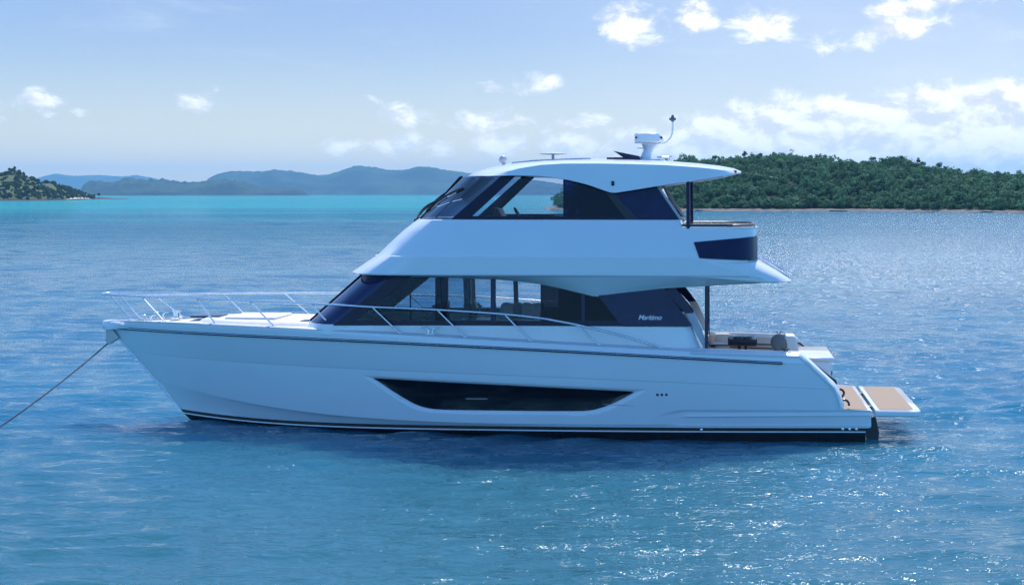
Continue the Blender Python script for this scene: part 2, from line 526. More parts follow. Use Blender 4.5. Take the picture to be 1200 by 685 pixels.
for i in range(len(rows) - 1):
    hull_b.grid([rows[i], rows[i + 1]], mi_rows[i + 1])
hull_b.mirror()
# transom between the two sides below the platform
near_end = [r[-1] for r in rows if r[-1][2] < mp(1021, 487, -2.4)[2] + 0.12]
hull_b.grid([near_end, [(p[0], -p[1], p[2]) for p in near_end]], 0)
hull = hull_b.build('hull', ['gel', 'black'], yacht, angle=22)

sheer = hull_row('sheer', 'rub', 0, sig)
shx, shy, shz = sheer[:, 0], sheer[:, 1], sheer[:, 2]
sheer_at = lambda x: (float(np.interp(x, shx, shy)), float(np.interp(x, shx, shz)))

# rub rail
x_end = mp(923, 428, -2.55)[0]
rl = hull_row('sheer', 'rub', 1.0, sig)
rl = rl[rl[:, 0] < x_end]
rb = B(); rb.tube([(p[0], p[1] - 0.012, p[2]) for p in rl[::4]], 0.032, 8)
pair(rb, 'rub_rail', 'rubber', hull)
rb = B(); rb.tube([(p[0], p[1] - 0.040, p[2] + 0.004) for p in rl[::4]], 0.011, 6)
pair(rb, 'rub_strip', 'steel', hull)

# hull windows
def on_recess(x, z):
    """hull side at x, z (near side), at the bottom of the recess"""
    return ysurf(x, z)
kn = [r for r in rows if True]
allp = np.concatenate(rows[10:58])
def ysurf(x, z):
    d = (allp[:, 0] - x) ** 2 + (allp[:, 2] - z) ** 2
    k = np.argsort(d)[:6]; w = 1 / (d[k] + 1e-6)
    return float((allp[k, 1] * w).sum() / w.sum())

for sgn in (1, -1):
    b = B()
    # strips of glass between the upper edge and the curved lower edge
    xs = np.linspace(wxz[:, 0].min() + 0.004, wxz[:, 0].max() - 0.004, 70)
    lo, hi = [], []
    def cross(x):
        zs = []
        for i in range(len(wxz)):
            a, c = wxz[i], wxz[(i + 1) % len(wxz)]
            if (a[0] - x) * (c[0] - x) <= 0 and abs(a[0] - c[0]) > 1e-6:
                zs.append(a[1] + (x - a[0]) / (c[0] - a[0]) * (c[1] - a[1]))
        return min(zs), max(zs)
    rws = [[], [], [], []]
    for x in xs:
        z0, z1 = cross(x)
        for k in range(4):
            z = z0 + (z1 - z0) * k / 3
            rws[k].append((x, (ysurf(x, z) - 0.016) * sgn, z))
    b.grid(rws)
    b.grid([rws[0], [(p[0], p[1] + 0.05 * sgn, p[2]) for p in rws[0]]])
    b.grid([rws[3], [(p[0], p[1] + 0.05 * sgn, p[2]) for p in rws[3]]])
    hw = b.build('hull_window', 'hullglass', hull, angle=60)
    b = B()
    a0, a1 = mp(545, 467.6, -2.45), mp(581, 467.6, -2.45)
    b.box(a0[0], a1[0], 0, 0.012, a0[2] - 0.007, a0[2] + 0.007)
    yy = ysurf((a0[0] + a1[0]) / 2, a0[2]) - 0.03
    b.v = [(x, (y + yy) * sgn, z) for x, y, z in b.v]
    b.build('opening_port', 'grey', hw)

for sgn in (1, -1):
    for px in (770.5, 775.7, 781):
        p = mp(px, 461.8, -2.45); y = ysurf(p[0], p[2])
        b = B(); b.lathe([(0.0, -0.012), (0.022, -0.012), (0.030, -0.008), (0.032, 0.01)], (0, 0, 0), 14, axis='y')
        b.v = [(p[0] + x, (y + yy_) * sgn, p[2] + z) for x, yy_, z in b.v]
        b.build('exhaust_vent', 'rubber', hull)
    b = B()
    a, c = mp(801, 487.2, -2.4), mp(1021, 486.6, -2.4)
    xs_ = np.linspace(a[0], c[0], 24)
    b.tube([(x, ysurf(x, a[2] + (c[2] - a[2]) * (x - a[0]) / (c[0] - a[0])) - 0.012, a[2] + (c[2] - a[2]) * (x - a[0]) / (c[0] - a[0])) for x in xs_], [0.012] + [0.026] * 22 + [0.026], 8)
    b.v = [(x, y * sgn, z) for x, y, z in b.v]
    b.build('spray_rail', 'gel', hull)
    for px in (822, 988, 996, 1004):
        p = mp(px, 503.2, -2.4)
        b = B(); b.lathe([(0.0, -0.014), (0.022, -0.014), (0.032, -0.01), (0.032, 0.02)], (0, 0, 0), 12, axis='y')
        yv = -float(LN['boot']['hb'](p[0]))
        b.v = [(p[0] + x, (yv + y) * sgn, p[2] + z) for x, y, z in b.v]
        b.build('skin_fitting', 'steel', hull)

# bow fitting: moulded nose with the stainless stem plate and anchor roller
b = B()
tip = mp(123.5, 377, 0)
nose = []
for k, (w, zt, zb, dx) in enumerate([(0.03, 0.02, -0.10, -0.07), (0.16, 0.05, -0.16, 0.0), (0.24, 0.055, -0.18, 0.12), (0.30, 0.05, -0.16, 0.32), (0.36, 0.03, -0.13, 0.6), (0.30, 0.0, -0.12, 0.95)]):
    x = tip[0] + dx; z = tip[2]
    nose.append([(x, -w, z + zb), (x, -w * 1.08, z + zb * 0.3), (x, -w * 0.92, z + zt * 0.6), (x, -w * 0.6, z + zt), (x, 0, z + zt * 1.1), (x, w * 0.6, z + zt), (x, w * 0.92, z + zt * 0.6), (x, w * 1.08, z + zb * 0.3), (x, w, z + zb), (x, 0, z + zb * 1.15)])
b.grid(nose, 0, close=True)
b.f.append(tuple(range(10))); b.mi.append(0)
bow = b.build('bow_nose', 'gel', yacht, angle=50)
b = B()
pl = [mp(px, py, 0) for px, py in [(125.5, 384), (131.5, 382.5), (141, 395), (129.5, 402.8), (126.6, 402.5)]]
b.prism([(p[0], -0.10, p[2]) for p in pl], (0, 0.03, 0)); pair(b, 'cheek_plate', 'dull', bow); b = B()
b.box(pl[0][0] + 0.02, pl[0][0] + 0.06, -0.09, 0.09, pl[4][2], pl[0][2])
b.build('anchor_bracket', 'dull', bow)
b = B(); pr = mp(127.5, 398, 0); b.lathe([(0.03, -0.07), (0.06, -0.06), (0.04, 0), (0.06, 0.06), (0.03, 0.07)], pr, 14, axis='y')
b.build('roller', 'rubber', bow)
b = B(); s0, s1 = stem(384), stem(470)
b.tube([(s0[0] - 0.01, 0, s0[2]), (s1[0] - 0.01, 0, s1[2])], 0.022, 8)
b.build('stem_band', 'steel', bow)
b = B(); p = mp(159.5, 421.5, 0); b.box(p[0] - 0.03, p[0] + 0.05, -0.03, 0.03, p[2] - 0.03, p[2] + 0.02, 0.01)
b.build('bow_eye', 'steel', bow)

# ------------------------------------------------------------------ decks
X_COCK = mp(829, 411, -2.4)[0]
b = B()
drows = []
for x in list(np.linspace(shx[0] + 0.02, shx[0] + 1.2, 12)) + list(np.linspace(shx[0] + 1.4, X_COCK, 50)):
    y, z = sheer_at(x); hb = abs(y)
    drows.append([(x, q * hb, z + dz - (0.0 if abs(q) > .9 else 0.02 * 0) + 0.10 * (1 - q * q) * min(1, hb / 1.5)) for q, dz in ((-1, 0), (-.985, .018), (-.93, .018), (-.915, -.05), (-.6, -.05), (-.3, -.05), (0, -.05), (.3, -.05), (.6, -.05), (.915, -.05), (.93, .018), (.985, .018), (1, 0))])
b.grid(drows)
deck = b.build('deck', 'gel_deck', yacht, angle=40)

# raised trunk on the foredeck, with sunpad and hatch
def ring(xf, xa, w, r, z, e=2.4, n=18, ra=0.3):
    """closed plan outline: blunt rounded front, straight sides, small rounded stern corners"""
    pts = []
    for k in range(n + 1):
        t = math.pi / 2 * k / n
        pts.append((xf + r * (1 - max(math.cos(t), 0.0) ** (2 / e)), -w * math.sin(t) ** (2 / e), z))
    for k in range(5):
        t = math.pi / 2 * k / 4
        pts.append((xa - ra + ra * math.sin(t), -w + ra - ra * math.cos(t), z))
    return pts + [(x, -y, zz) for x, y, zz in reversed(pts)][:-1]

zs = lambda px, py, yb: mp(px, py, yb)[2]
tr0, tr1 = mp(232, 374, 0)[0], mp(420, 372, 0)[0]
zd = sheer_at(tr0 + 1)[1]
b = B()
def tz(x): return zd - 0.02 - (x - tr0) * 0.012
def tring(dx, w, dz):
    return [(x, y, tz(x) + dz) for x, y, _ in ring(tr0 + dx, tr1, w, 1.9 - dx, 0, 2.0)]
b.grid([tring(0, 1.42, -0.05), tring(0.16, 1.30, 0.09), tring(0.3, 1.18, 0.13)], close=True)
top_r = tring(0.3, 1.18, 0.13)
b.f.append(tuple(len(b.v) + i for i in range(len(top_r)))); b.mi.append(0); b.v += top_r
trunk = b.build('foredeck_trunk', 'gel_deck', yacht, angle=40)
b = B()
h0, h1 = mp(272, 370, -0.2)[0], mp(330, 370, -0.2)[0]
b.box(h0, h1, -0.8, 0.8, tz(h0) + 0.10, tz(h0) + 0.175, 0.03, 0)
b.build('sunpad', 'linen', trunk)
b = B(); h0, h1 = mp(228, 372, 0)[0], mp(262, 372, 0)[0]
b.box(h0, h1, -0.35, 0.35, tz(h0) + 0.11, tz(h0) + 0.15, 0.015)
b.build('deck_hatch', 'navy', trunk)
for s in (-1, 1):
    b = B(); h0, h1 = mp(352, 376, -1.0)[0], mp(378, 376, -1.0)[0]
    b.box(h0, h1, 0.82 * s - 0.26, 0.82 * s + 0.26, tz(h0) + 0.10, tz(h0) + 0.145, 0.015)
    b.build('skylight', 'navy', trunk)
b = B(); w0 = mp(207, 371, 0); b.lathe([(0.14, 0), (0.14, 0.05), (0.09, 0.07), (0.08, 0.16), (0.12, 0.18), (0.12, 0.21), (0.0, 0.22)], (w0[0], 0.0, sheer_at(w0[0])[1] + 0.03), 18)
b.build('windlass', 'steel', deck)

# bulwarks round the cockpit: outer skin is the hull, here are the cap and the lining
cock = hull_row('sheer', 'rub', 0, np.linspace(0.8, 1, 120))
cock = [tuple(p) for p in cock if p[0] >= X_COCK - 0.4]
edge = cock[:]
for px, py in [(938, 415.5), (944, 420), (953, 428), (962, 436.5), (970, 444), (977, 450.5), (981, 457), (984, 464), (986.3, 471), (988, 478.2)]:
    q = mp(px, py, -2.42)
    if q[0] > edge[-1][0]:
        yq = float(np.interp(q[2], [r[-1][2] for r in reversed(rows[:40])], [r[-1][1] for r in reversed(rows[:40])]))
        edge.append((q[0], yq, q[2]))
b = B()
def nrm(i):
    a, c = edge[max(i - 1, 0)], edge[min(i + 1, len(edge) - 1)]
    d = Vector((c[0] - a[0], 0, c[2] - a[2])).normalized()
    return Vector((-d.z, 0, d.x)) if d.x > 0 or True else None
cap_rows = [[], [], [], [], []]
for i, p in enumerate(edge):
    nv = nrm(i)
    for k, (dy, dn) in enumerate(((-0.028, -0.07), (-0.036, -0.035), (0.10, 0.045), (0.29, 0.045), (0.315, -0.05))):
        cap_rows[k].append((p[0] + nv.x * dn, p[1] + dy, p[2] + nv.z * dn))
b.grid(cap_rows)
pair(b, 'gunwale_cap', 'gel', yacht, angle=40)
z_sole = 1.0
b = B()
inn = [(p[0], p[1] + 0.295, p[2] - 0.03) for p in edge]
b.grid([inn, [(p[0], p[1], min(p[2], z_sole if p[0] < mp(975, 450, -2)[0] else p[2])) for p in inn]])
pair(b, 'cockpit_lining', 'cream', yacht)
b = B()
xa_ = mp(978, 446, -1.5)[0]
b.grid([[(X_COCK - 0.6, -2.35, z_sole), (xa_, -2.3, z_sole)], [(X_COCK - 0.6, 2.35, z_sole), (xa_, 2.3, z_sole)]])
b.build('cockpit_sole', 'teak', yacht, smooth=False)
for s in (-1, 1):                                  # timber trims along the inside of the coaming
    for dz in (-0.22, -0.32):
        b = B(); b.tube([(x, s * (2.06), sheer_at(x)[1] + dz) for x in np.linspace(X_COCK + 0.05, mp(905, 405, 2)[0], 6)], 0.018, 6)
        b.build('coaming_trim', 'brown', yacht)

# swim platform
zp = mp(1021, 480.6, -2.3)[2]
xg = mp(1022.5, 480.5, -2.3)[0]
xp0 = mp(975, 480, -2.3)[0]
b = B()
def plat(x0, x1, w, z0, z1, ra, rb_=0.02):
    o = []
    for (q0, q1) in ((0, 0),):
        for k in range(7):
            t = math.pi / 2 * k / 6
            o.append((x1 - ra + ra * math.sin(t), -w + ra - ra * math.cos(t)))
    o = [(x0, -w)] + o
    o = o + [(x, -y) for x, y in reversed(o)]
    return [[(x, y, z1) for x, y in o], [(x, y, z0) for x, y in o]]
def slab(bb, x0, x1, w, z0, z1, ra, mi=0, bev=0.02):
    t, m_ = plat(x0 + 0, x1 - bev, w - bev, z0, z1, ra), plat(x0, x1, w, z0 + bev, z1 - bev, ra)
    rows_ = [t[0], m_[0], m_[1], t[1]]
    bb.grid(rows_, mi, close=True)
    n = len(t[0]); o = len(bb.v)
    bb.add(t[0], [tuple(range(n))], mi); bb.add(t[1], [tuple(reversed(range(n)))], mi)
slab(b, xp0, xg, 2.30, zp - 0.14, zp, 0.06)
fix_p = b.build('fixed_platform', 'gel', yacht, angle=40)
b = B(); slab(b, mp(985, 480, -2)[0], xg - 0.10, 2.20, zp - 0.02, zp + 0.008, 0.04, bev=0.003)
b.build('teak_panel', 'teak', fix_p, smooth=False)
xq = mp(1080, 481, -2.2)[0]
b = B(); slab(b, xg + 0.07, xq, 2.28, zp - 0.15, zp, 0.28, bev=0.03)
swim = b.build('swim_platform', 'gel', yacht, angle=40)
b = B(); slab(b, xg + 0.17, xq - 0.17, 2.16, zp - 0.02, zp + 0.008, 0.16, bev=0.003)
b.build('teak_panel', 'teak', swim, smooth=False)
for s in (-1, 1):
    b = B(); b.box(xg - 0.03, xg + 0.10, s * 1.2 - 0.12, s * 1.2 + 0.12, zp - 0.12, zp - 0.03, 0.01)
    b.build('hinge', 'rubber', swim)
    b = B()
    q = [mp(px, py, -1.9) for px, py in [(1019, 488), (1026, 488), (1030, 506), (1029, 516), (1016, 516), (1014, 505)]]
    b.prism([(p[0], s * 1.9 - 0.06, p[2]) for p in q], (0, 0.12, 0))  # dark slab put in for the shade on the inner transom
    b.build('transom_shade', 'rubber', swim)
    for loop in ([(985, 455.5), (988.6, 457.2), (990, 460.2), (988.6, 463.6), (985.5, 465.5)], [(986, 470.5), (989.5, 468.3), (993, 469), (995.4, 471.5), (996, 475)]):
        b = B(); pts_ = []
        pts_ = [mp(px - 1.0, py, -2.08) for px, py in loop]     # curved black grab loops on the inside of the quarter
        b.tube([(x, y * s, z) for x, y, z in smooth_line(pts_, 4)], 0.026, 8)
        b.build('mooring_loop', 'black', fix_p)

# transom locker, gate and quarter rails
b = B()
l0, l1 = mp(931, 418, -1.3), mp(977, 418, -1.3)
zt = l0[2]
b.box(l0[0], l1[0] - 0.06, -1.3, 1.3, 0.5, zt - 0.10, 0.03)
lock = b.build('transom_locker', 'gel', yacht)
b = B(); b.box(l0[0] - 0.03, l1[0] + 0.02, -1.34, 1.34, zt - 0.10, zt, 0.045, seg=3)
b.build('locker_lid', 'gel', lock)
for y in (-0.9, 0.0, 0.9):
    b = B(); b.tube([(l1[0] + 0.0, y - 0.12, zt - 0.03), (l1[0] + 0.07, y - 0.1, zt - 0.01), (l1[0] + 0.07, y + 0.1, zt - 0.01), (l1[0] + 0.0, y + 0.12, zt - 0.03)], 0.014, 6)
    b.build('grab_handle', 'steel', lock)
for s in (-1, 1):
    b = B()
    g = [mp(px, py, -1.95) for px, py in [(940, 420.5), (947, 420.5), (977.5, 445), (977.5, 451), (974, 449)]]
    b.prism([(p[0], 1.95 * s, p[2]) for p in g], (0, 0.03, 0))
    gt = b.build('stair_gate', 'grey', yacht)
    b = B()
    b.tube([(p[0], 1.95 * s - 0.01, p[2]) for p in (g[0], g[1], g[2], g[3])], 0.022, 6)
    b.build('gate_rail', 'black', gt)
    b = B()
    ql = [mp(px, py, -2.02) for px, py in [(936, 418), (960, 439), (976, 452.5)]]
    b.tube([(p[0], 2.02 * s, p[2]) for p in ql], 0.012, 6)
    b.build('gate_wire', 'black', gt)

# steps inside the quarter down to the platform
for s in (-1, 1):
    b = B()
    xs0 = mp(945, 440, -1.8)[0]
    for k in range(3):
        b.box(xs0 + 0.27 * k, xs0 + 0.27 * (k + 1), 1.3, 2.05, 0.4, z_sole - 0.02 - 0.14 * k, 0.01)
    if s < 0: b.v = [(x, -y, z) for x, y, z in b.v]
    b.build('transom_steps', 'gel_deck', yacht)

# ------------------------------------------------------------------ rails and deck fittings
def on_deck(x): return sheer_at(x)
rail_px = [(123, 343.5), (130, 345), (166, 347.6), (230, 350), (292, 352.5), (364, 355.5), (400, 357.5), (436, 359.5), (512, 362.8), (591, 368), (640, 373.5), (675, 380), (730, 393.5), (765, 404), (775, 407), (777, 409.5)]
def rail_y(x, z):
    return -max(0.0, abs(sheer_at(max(x, shx[0]))[0]) - 0.10) if x > shx[0] + .1 else -0.1
rp = []
for px, py in rail_px:
    q = mpf(px, py, rail_y); rp.append(q)
rp[0] = (mp(122.5, 343.5, 0)[0], 0.0, mp(122.5, 343.5, 0)[2])
rp[1] = (rp[0][0] + 0.10, -0.22, rp[0][2] - 0.005)
rpath = smooth_line(rp[:11], 5) + [Vector(p) for p in rp[11:]]
b = B()
full = [Vector((p.x, -p.y, p.z)) for p in reversed(rpath[1:])] + rpath
b.tube(full, 0.026, 8)
rail = b.build('bow_rail', 'steel', yacht, angle=60)
for (bx, by, tx, ty) in [(156, 374.5, 132.5, 346), (193, 378, 168.5, 347.6), (253, 381.5, 226, 350), (322, 384.5, 291, 352.6), (392.5, 387.5, 363.5, 355.5), (469, 391.5, 436, 359.5), (545, 395.5, 512, 362.8), (622, 400.5, 591, 368), (702, 405.5, 675.5, 380.2)]:
    p0 = mpf(bx, by, lambda x, z: rail_y(x, z)); 
    zb = sheer_at(p0[0])[1]
    i = min(range(len(rpath)), key=lambda k: abs(rpath[k].x - mpf(tx, ty, rail_y)[0]))
    p1 = rpath[i]
    for s in (1, -1):
        b = B()
        b.tube([(p0[0], p0[1] * s, zb + 0.005), (p1.x, p1.y * s, p1.z)], 0.021, 8)
        b.lathe([(0.0, 0.03), (0.04, 0.025), (0.045, 0.0)], (p0[0], p0[1] * s, zb + 0.01), 12)
        b.build('stanchion', 'steel', rail, angle=60)

def cleat(x, y, z, mname, parent, size=1.0):
    b = B()
    for s in (-1, 1):
        b.tube(smooth_line([(x + s * 0.045 * size, y, z), (x + s * 0.055 * size, y, z + 0.08 * size), (x + s * 0.10 * size, y, z + 0.135 * size), (x + s * 0.19 * size, y, z + 0.14 * size)], 4), 0.020 * size, 8)
    b.box(x - 0.1 * size, x + 0.1 * size, y - 0.03, y + 0.03, z - 0.01, z + 0.015, 0.008)
    return b.build('cleat', mname, parent, angle=60)
for s in (-1, 1):
    x = mp(168, 377, -0.8)[0]; y, z = sheer_at(x); cleat(x, -s * (abs(y) - 0.16), z + 0.025, 'steel', deck)
    x = mp(504, 393, -2.4)[0]; y, z = sheer_at(x); cleat(x, -s * (abs(y) - 0.10), z + 0.03, 'steel', deck, 1.15)
    x = mp(921, 413, -2.3)[0]; y, z = sheer_at(x); cleat(x, -s * (abs(y) - 0.14), z + 0.02, 'black', yacht, 0.6)

# ------------------------------------------------------------------ saloon house
Z_SILL = mp(600, 381, -2.12)[2]
Z_HEAD = mp(480, 324, -2.0)[2]
def y_sal(x, z): return -(2.12 - 0.13 * (z - Z_SILL) / (Z_HEAD - Z_SILL))
S = lambda px, py, out=0.0: (lambda p: (p[0], p[1] - out, p[2]))(mpf(px, py, y_sal))
x_aft = S(811, 381)[0]
xs_f = mp(373, 369, 0)[0]; xs_c = S(392, 381)[0]
xh_f = mp(431, 322.5, 0)[0]; xh_c = S(461, 324)[0]
# moulded lower side of the house
b = B()
lo = [(x, y, sheer_at(min(max(x, shx[5]), X_COCK))[1] - 0.1) for x, y, z in ring(xs_f - 0.15, x_aft + 0.3, 2.14, xs_c - xs_f + 0.1, 0, 2.3)]
mid = ring(xs_f - 0.03, x_aft + 0.02, 2.125, xs_c - xs_f + 0.02, Z_SILL - 0.012, 2.3)
mid2 = ring(xs_f + 0.02, x_aft, 2.10, xs_c - xs_f, Z_SILL, 2.3)
b.grid([lo, [(a[0] * .5 + c[0] * .5, a[1] * .5 + c[1] * .5, a[2] * .55 + c[2] * .45) for a, c in zip(lo, mid)], mid, mid2], close=True)
house = b.build('saloon_house', 'gel', yacht, angle=30)

# wrap-round windscreen
def front_arc(xf, r, w, z, e=2.3, n=22):
    pts = []
    for k in range(n + 1):
        t = math.pi / 2 * k / n
        pts.append((xf + r * (1 - max(math.cos(t), 0.0) ** (2 / e)), -w * math.sin(t) ** (2 / e), z))
    return [(x, -y, z_) for x, y, z_ in reversed(pts)][:-1] + pts
b = B()
b.grid([front_arc(xs_f, xs_c - xs_f, 2.12, Z_SILL), front_arc(xs_f * .5 + xh_f * .5, (xs_c - xs_f + xh_c - xh_f) / 2, 2.06, (Z_SILL + Z_HEAD) / 2), front_arc(xh_f, xh_c - xh_f, 1.99, Z_HEAD)])
ws = b.build('saloon_windscreen', 'shield', house, angle=60)
for k, t in enumerate((-0.35, 0.35)):
    b = B()
    a0, a1 = front_arc(xs_f, xs_c - xs_f, 2.12, Z_SILL), front_arc(xh_f, xh_c - xh_f, 1.99, Z_HEAD)
    i = int(22 + t * 22)
    b.tube([Vector(a0[i]) - Vector((0.012, 0, 0)), Vector(a1[i]) - Vector((0.012, 0, 0))], 0.03, 6)
    b.build('windscreen_mullion', 'frame', ws)

def both(pts, thick, name, m, parent, out=0.0, lab=None):
    """a flat panel on the near side and its twin on the far side"""
    res = []
    for s in (1, -1):
        b = B()
        b.prism([(x, (y - out) * s, z) for x, y, z in pts], (0, thick * s, 0))
        o = b.build(name, m, parent, smooth=False)
        res.append(o)
    return res

def strip(a, c, wd, name, m, parent, out=0.012, thick=0.05, pl=S):
    """a straight bar lying in the side plane from pixel a to pixel c"""
    p, q = Vector(pl(*a)), Vector(pl(*c))
    d = (q - p).normalized(); n_ = Vector((0, 1, 0)); u = d.cross(n_).normalized() * wd / 2
    return both([tuple(p + u), tuple(q + u), tuple(q - u), tuple(p - u)], thick, name, m, parent, out)

head_px = [(478, 324.2), (535, 324.8), (585, 327), (610, 329.2), (634, 332.4), (660, 337.6), (684, 343.6), (700, 347)]
hy = lambda px: float(np.interp(px, [p[0] for p in head_px], [p[1] for p in head_px])) - 1.0
pane_list = [([(481, hy(481)), (481, 376), (410, 376), (411, 373.5)][:3], 'glass_tint'),
             ([(482, hy(482)), (510, hy(510)), (510, 376), (482, 376)], 'glass_tint'),
             ([(510, hy(510)), (524, hy(524)), (524, 376), (510, 376)], 'glass_dark'),
             ([(525.5, hy(525)), (550.5, hy(550)), (550.5, 376), (525.5, 376)], 'glass_tint'),
             ([(552, hy(552)), (575, hy(575)), (575, 376), (552, 376)], 'glass_clear'),
             ([(581, hy(581)), (610, hy(610)), (633.5, hy(633)), (633.5, 376), (581, 376)], 'glass_clear'),
             ([(635, hy(635)), (660, hy(660)), (681, hy(681)), (681, 376), (635, 376)], 'glass_dark'),
             ([(685.5, hy(685)), (702, hy(702)), (732, 376), (685.5, 376)], 'glass_dark')]
for pts, g in pane_list:
    both([S(*p) for p in pts], 0.012, 'side_window', g, house)
# pillar, mullions, sill and posts
both([S(461, 323), S(479, 323), S(479.5, 325.5), S(410, 381), S(390.5, 381)], 0.07, 'corner_pillar', 'frame', house, 0.015)
both([S(400, 375.2), S(735, 375.2), S(733, 381.2), S(391, 381.2)], 0.06, 'sill_frame', 'frame', house, 0.008)
strip((480.8, 323), (480.8, 377), 0.026, 'mullion', 'frame', house)
strip((524.6, 323.5), (524.6, 377), 0.028, 'mullion', 'frame', house)
strip((551, 324), (551, 377), 0.028, 'mullion', 'frame', house)
strip((578, 325), (578, 377), 0.12, 'window_post', 'navy', house)
strip((634.2, 331), (634.2, 377), 0.028, 'mullion', 'frame', house)
strip((683.4, 342), (683.4, 377), 0.08, 'window_post', 'navy', house)
# dark fin behind the side windows, with the maker's script
fin = both([S(701, 345.5), S(740, 340.5), S(776.5, 337), S(811.5, 381.4), S(729.5, 381.8), S(716, 366)], 0.05, 'quarter_fin', 'navy', house, 0.025)
both([S(777, 340), S(791.5, 338), S(813, 367), S(803, 367.5)], 0.05, 'aft_wing', 'navy', house, -0.10)
both([S(803, 367), S(813.5, 366.6), S(822, 385), S(829.3, 409), S(826.5, 412.5), S(811, 383)], 0.10, 'aft_pillar', 'grey', house, -0.10)
for s, o in zip((1, -1), fin):
    cu = bpy.data.curves.new('lettering', 'FONT')
    cu.body = 'Maritimo'
    cu.size = 0.158; cu.shear = 0.32; cu.extrude = 0.002; cu.offset = 0.003; cu.space_character = 0.93
    cu.align_x = 'CENTER'
    tmp = bpy.data.objects.new('lettering_curve', cu); COL.objects.link(tmp)
    me_t = bpy.data.meshes.new_from_object(tmp.evaluated_get(bpy.context.evaluated_depsgraph_get()))
    bpy.data.objects.remove(tmp); bpy.data.curves.remove(cu)
    me_t.materials.clear(); me_t.materials.append(M['white_text'])
    t_ob = bpy.data.objects.new('lettering', me_t); COL.objects.link(t_ob)
    t_ob.parent = o
    p = S(761.5, 374.2, 0.031)
    t_ob.location = (p[0], p[1] * s, p[2])
    t_ob.rotation_euler = (R(90), 0, 0) if s > 0 else (R(90), 0, R(180))

# inside the saloon
hl_ = [(x + 0.06, y * 0.96, z + 0.01) for x, y, z in front_arc(xh_f, xh_c - xh_f, 1.99, Z_HEAD)] + [(x_aft, -1.9, Z_HEAD + 0.01), (x_aft, 1.9, Z_HEAD + 0.01)]
b = B(); b.add(hl_, [tuple(range(len(hl_)))])
b.build('headlining', 'lining', house, smooth=False)
xbk = S(752, 360)[0]
b = B(); b.box(xbk, xbk + 0.06, -2.02, -0.9, 2.0, Z_HEAD, 0); b.box(xbk, xbk + 0.06, 0.9, 2.02, 2.0, Z_HEAD, 0)
b.box(xbk, xbk + 0.06, -0.9, 0.9, Z_HEAD - 0.25, Z_HEAD, 0)
b.build('aft_bulkhead', 'inter', house, smooth=False)
b = B(); b.box(S(640, 370)[0], xbk - 0.02, 0.7, 2.0, 1.9, Z_SILL + 0.62, 0.02); b.build('galley_cabinet', 'inter', house); b = B(); b.box(S(690, 370)[0], xbk - .02, -1.9, -1.2, 1.9, Z_SILL + 0.45, .02)
b.build('galley_cabinet', 'inter', house)
b = B(); b.box(S(530, 370)[0], S(566, 370)[0], -1.2, -0.4, 1.9, Z_SILL + 0.04, 0.02)
b.build('galley_bench', 'grey', house)
b = B()
x0s, x1s = S(560, 370)[0], S(648, 370)[0]
b.box(x0s, x1s, 1.45, 1.98, 1.9, Z_SILL - 0.14, 0.06); b.box(x0s, x1s, 1.80, 2.0, 2.0, Z_SILL + 0.09, 0.06)
sofa = b.build('settee', 'cream', house)
b = B()
x0d, x1d = S(415, 376)[0], S(476, 376)[0]
b.box(x0d, x1d, -1.6, 1.7, 1.9, Z_SILL - 0.02, 0.05)
b.build('dashboard', 'char', house)
for y in (-0.9, 0.5):
    b = B(); b.box(S(489, 370)[0], S(500, 370)[0], y - 0.28, y + 0.28, 1.9, Z_SILL + 0.10, 0.06); b.box(S(497, 370)[0], S(503, 370)[0], y - 0.26, y + 0.26, 2.2, Z_SILL + 0.40, 0.05)
    b.build('saloon_seat', 'char', house)

# ------------------------------------------------------------------ flybridge body
def yz(px, py, yb): return mp(px, py, yb)
ZF0 = mp(700, 323.6, -2.36)[2]; ZF1 = mp(700, 301, -2.40)[2]; ZF2 = mp(700, 272, -2.22)[2]; ZF3 = mp(700, 257.4, -2.10)[2]
WF = [2.395, 2.42, 2.20, 2.09]
fly_front = [mp(424, 321, 0)[0], mp(452, 297.5, 0)[0], mp(480, 271, 0)[0], mp(496, 258.5, 0)[0]]
x_f_aft = mp(797, 257, -2.1)[0]
x_s_aft = mp(880, 303, -2.35)[0]; x_s_mid = mp(815, 303, -2.4)[0]
b = B()
def fr(i, z=None, d=0.0, dw=0.0):
    return ring(fly_front[i] + d, [x_s_aft, x_s_mid, x_f_aft + 0.10, x_f_aft][i], WF[i] + dw, [1.5, 1.4, 1.25, 1.1][i], [ZF0, ZF1, ZF2, ZF3][i] if z is None else z, 2.9, 26, 0.06)
lay = [fr(0), fr(0, ZF0 + 0.03, -0.02, 0.02)]
def lerp_ring(a, c, t): return [tuple(p[k] + (q[k] - p[k]) * t for k in range(3)) for p, q in zip(a, c)]
lay += [fr(1, ZF1 - 0.008), fr(1, ZF1 + 0.008, 0.02, -0.030)]
lay += [lerp_ring(fr(1, dw=-0.03), fr(2), 0.5)] + [fr(2), fr(3, ZF3 - 0.02), fr(3, ZF3, 0.03, -0.03)]
# the side above the crease stops at the house; aft of it the bulwark carries on lower down
b.grid(lay, close=True)
n_ = len(lay[-1])
b.add(lay[-1], [tuple(range(n_))])
fly = b.build('flybridge', 'gel', yacht, angle=24)

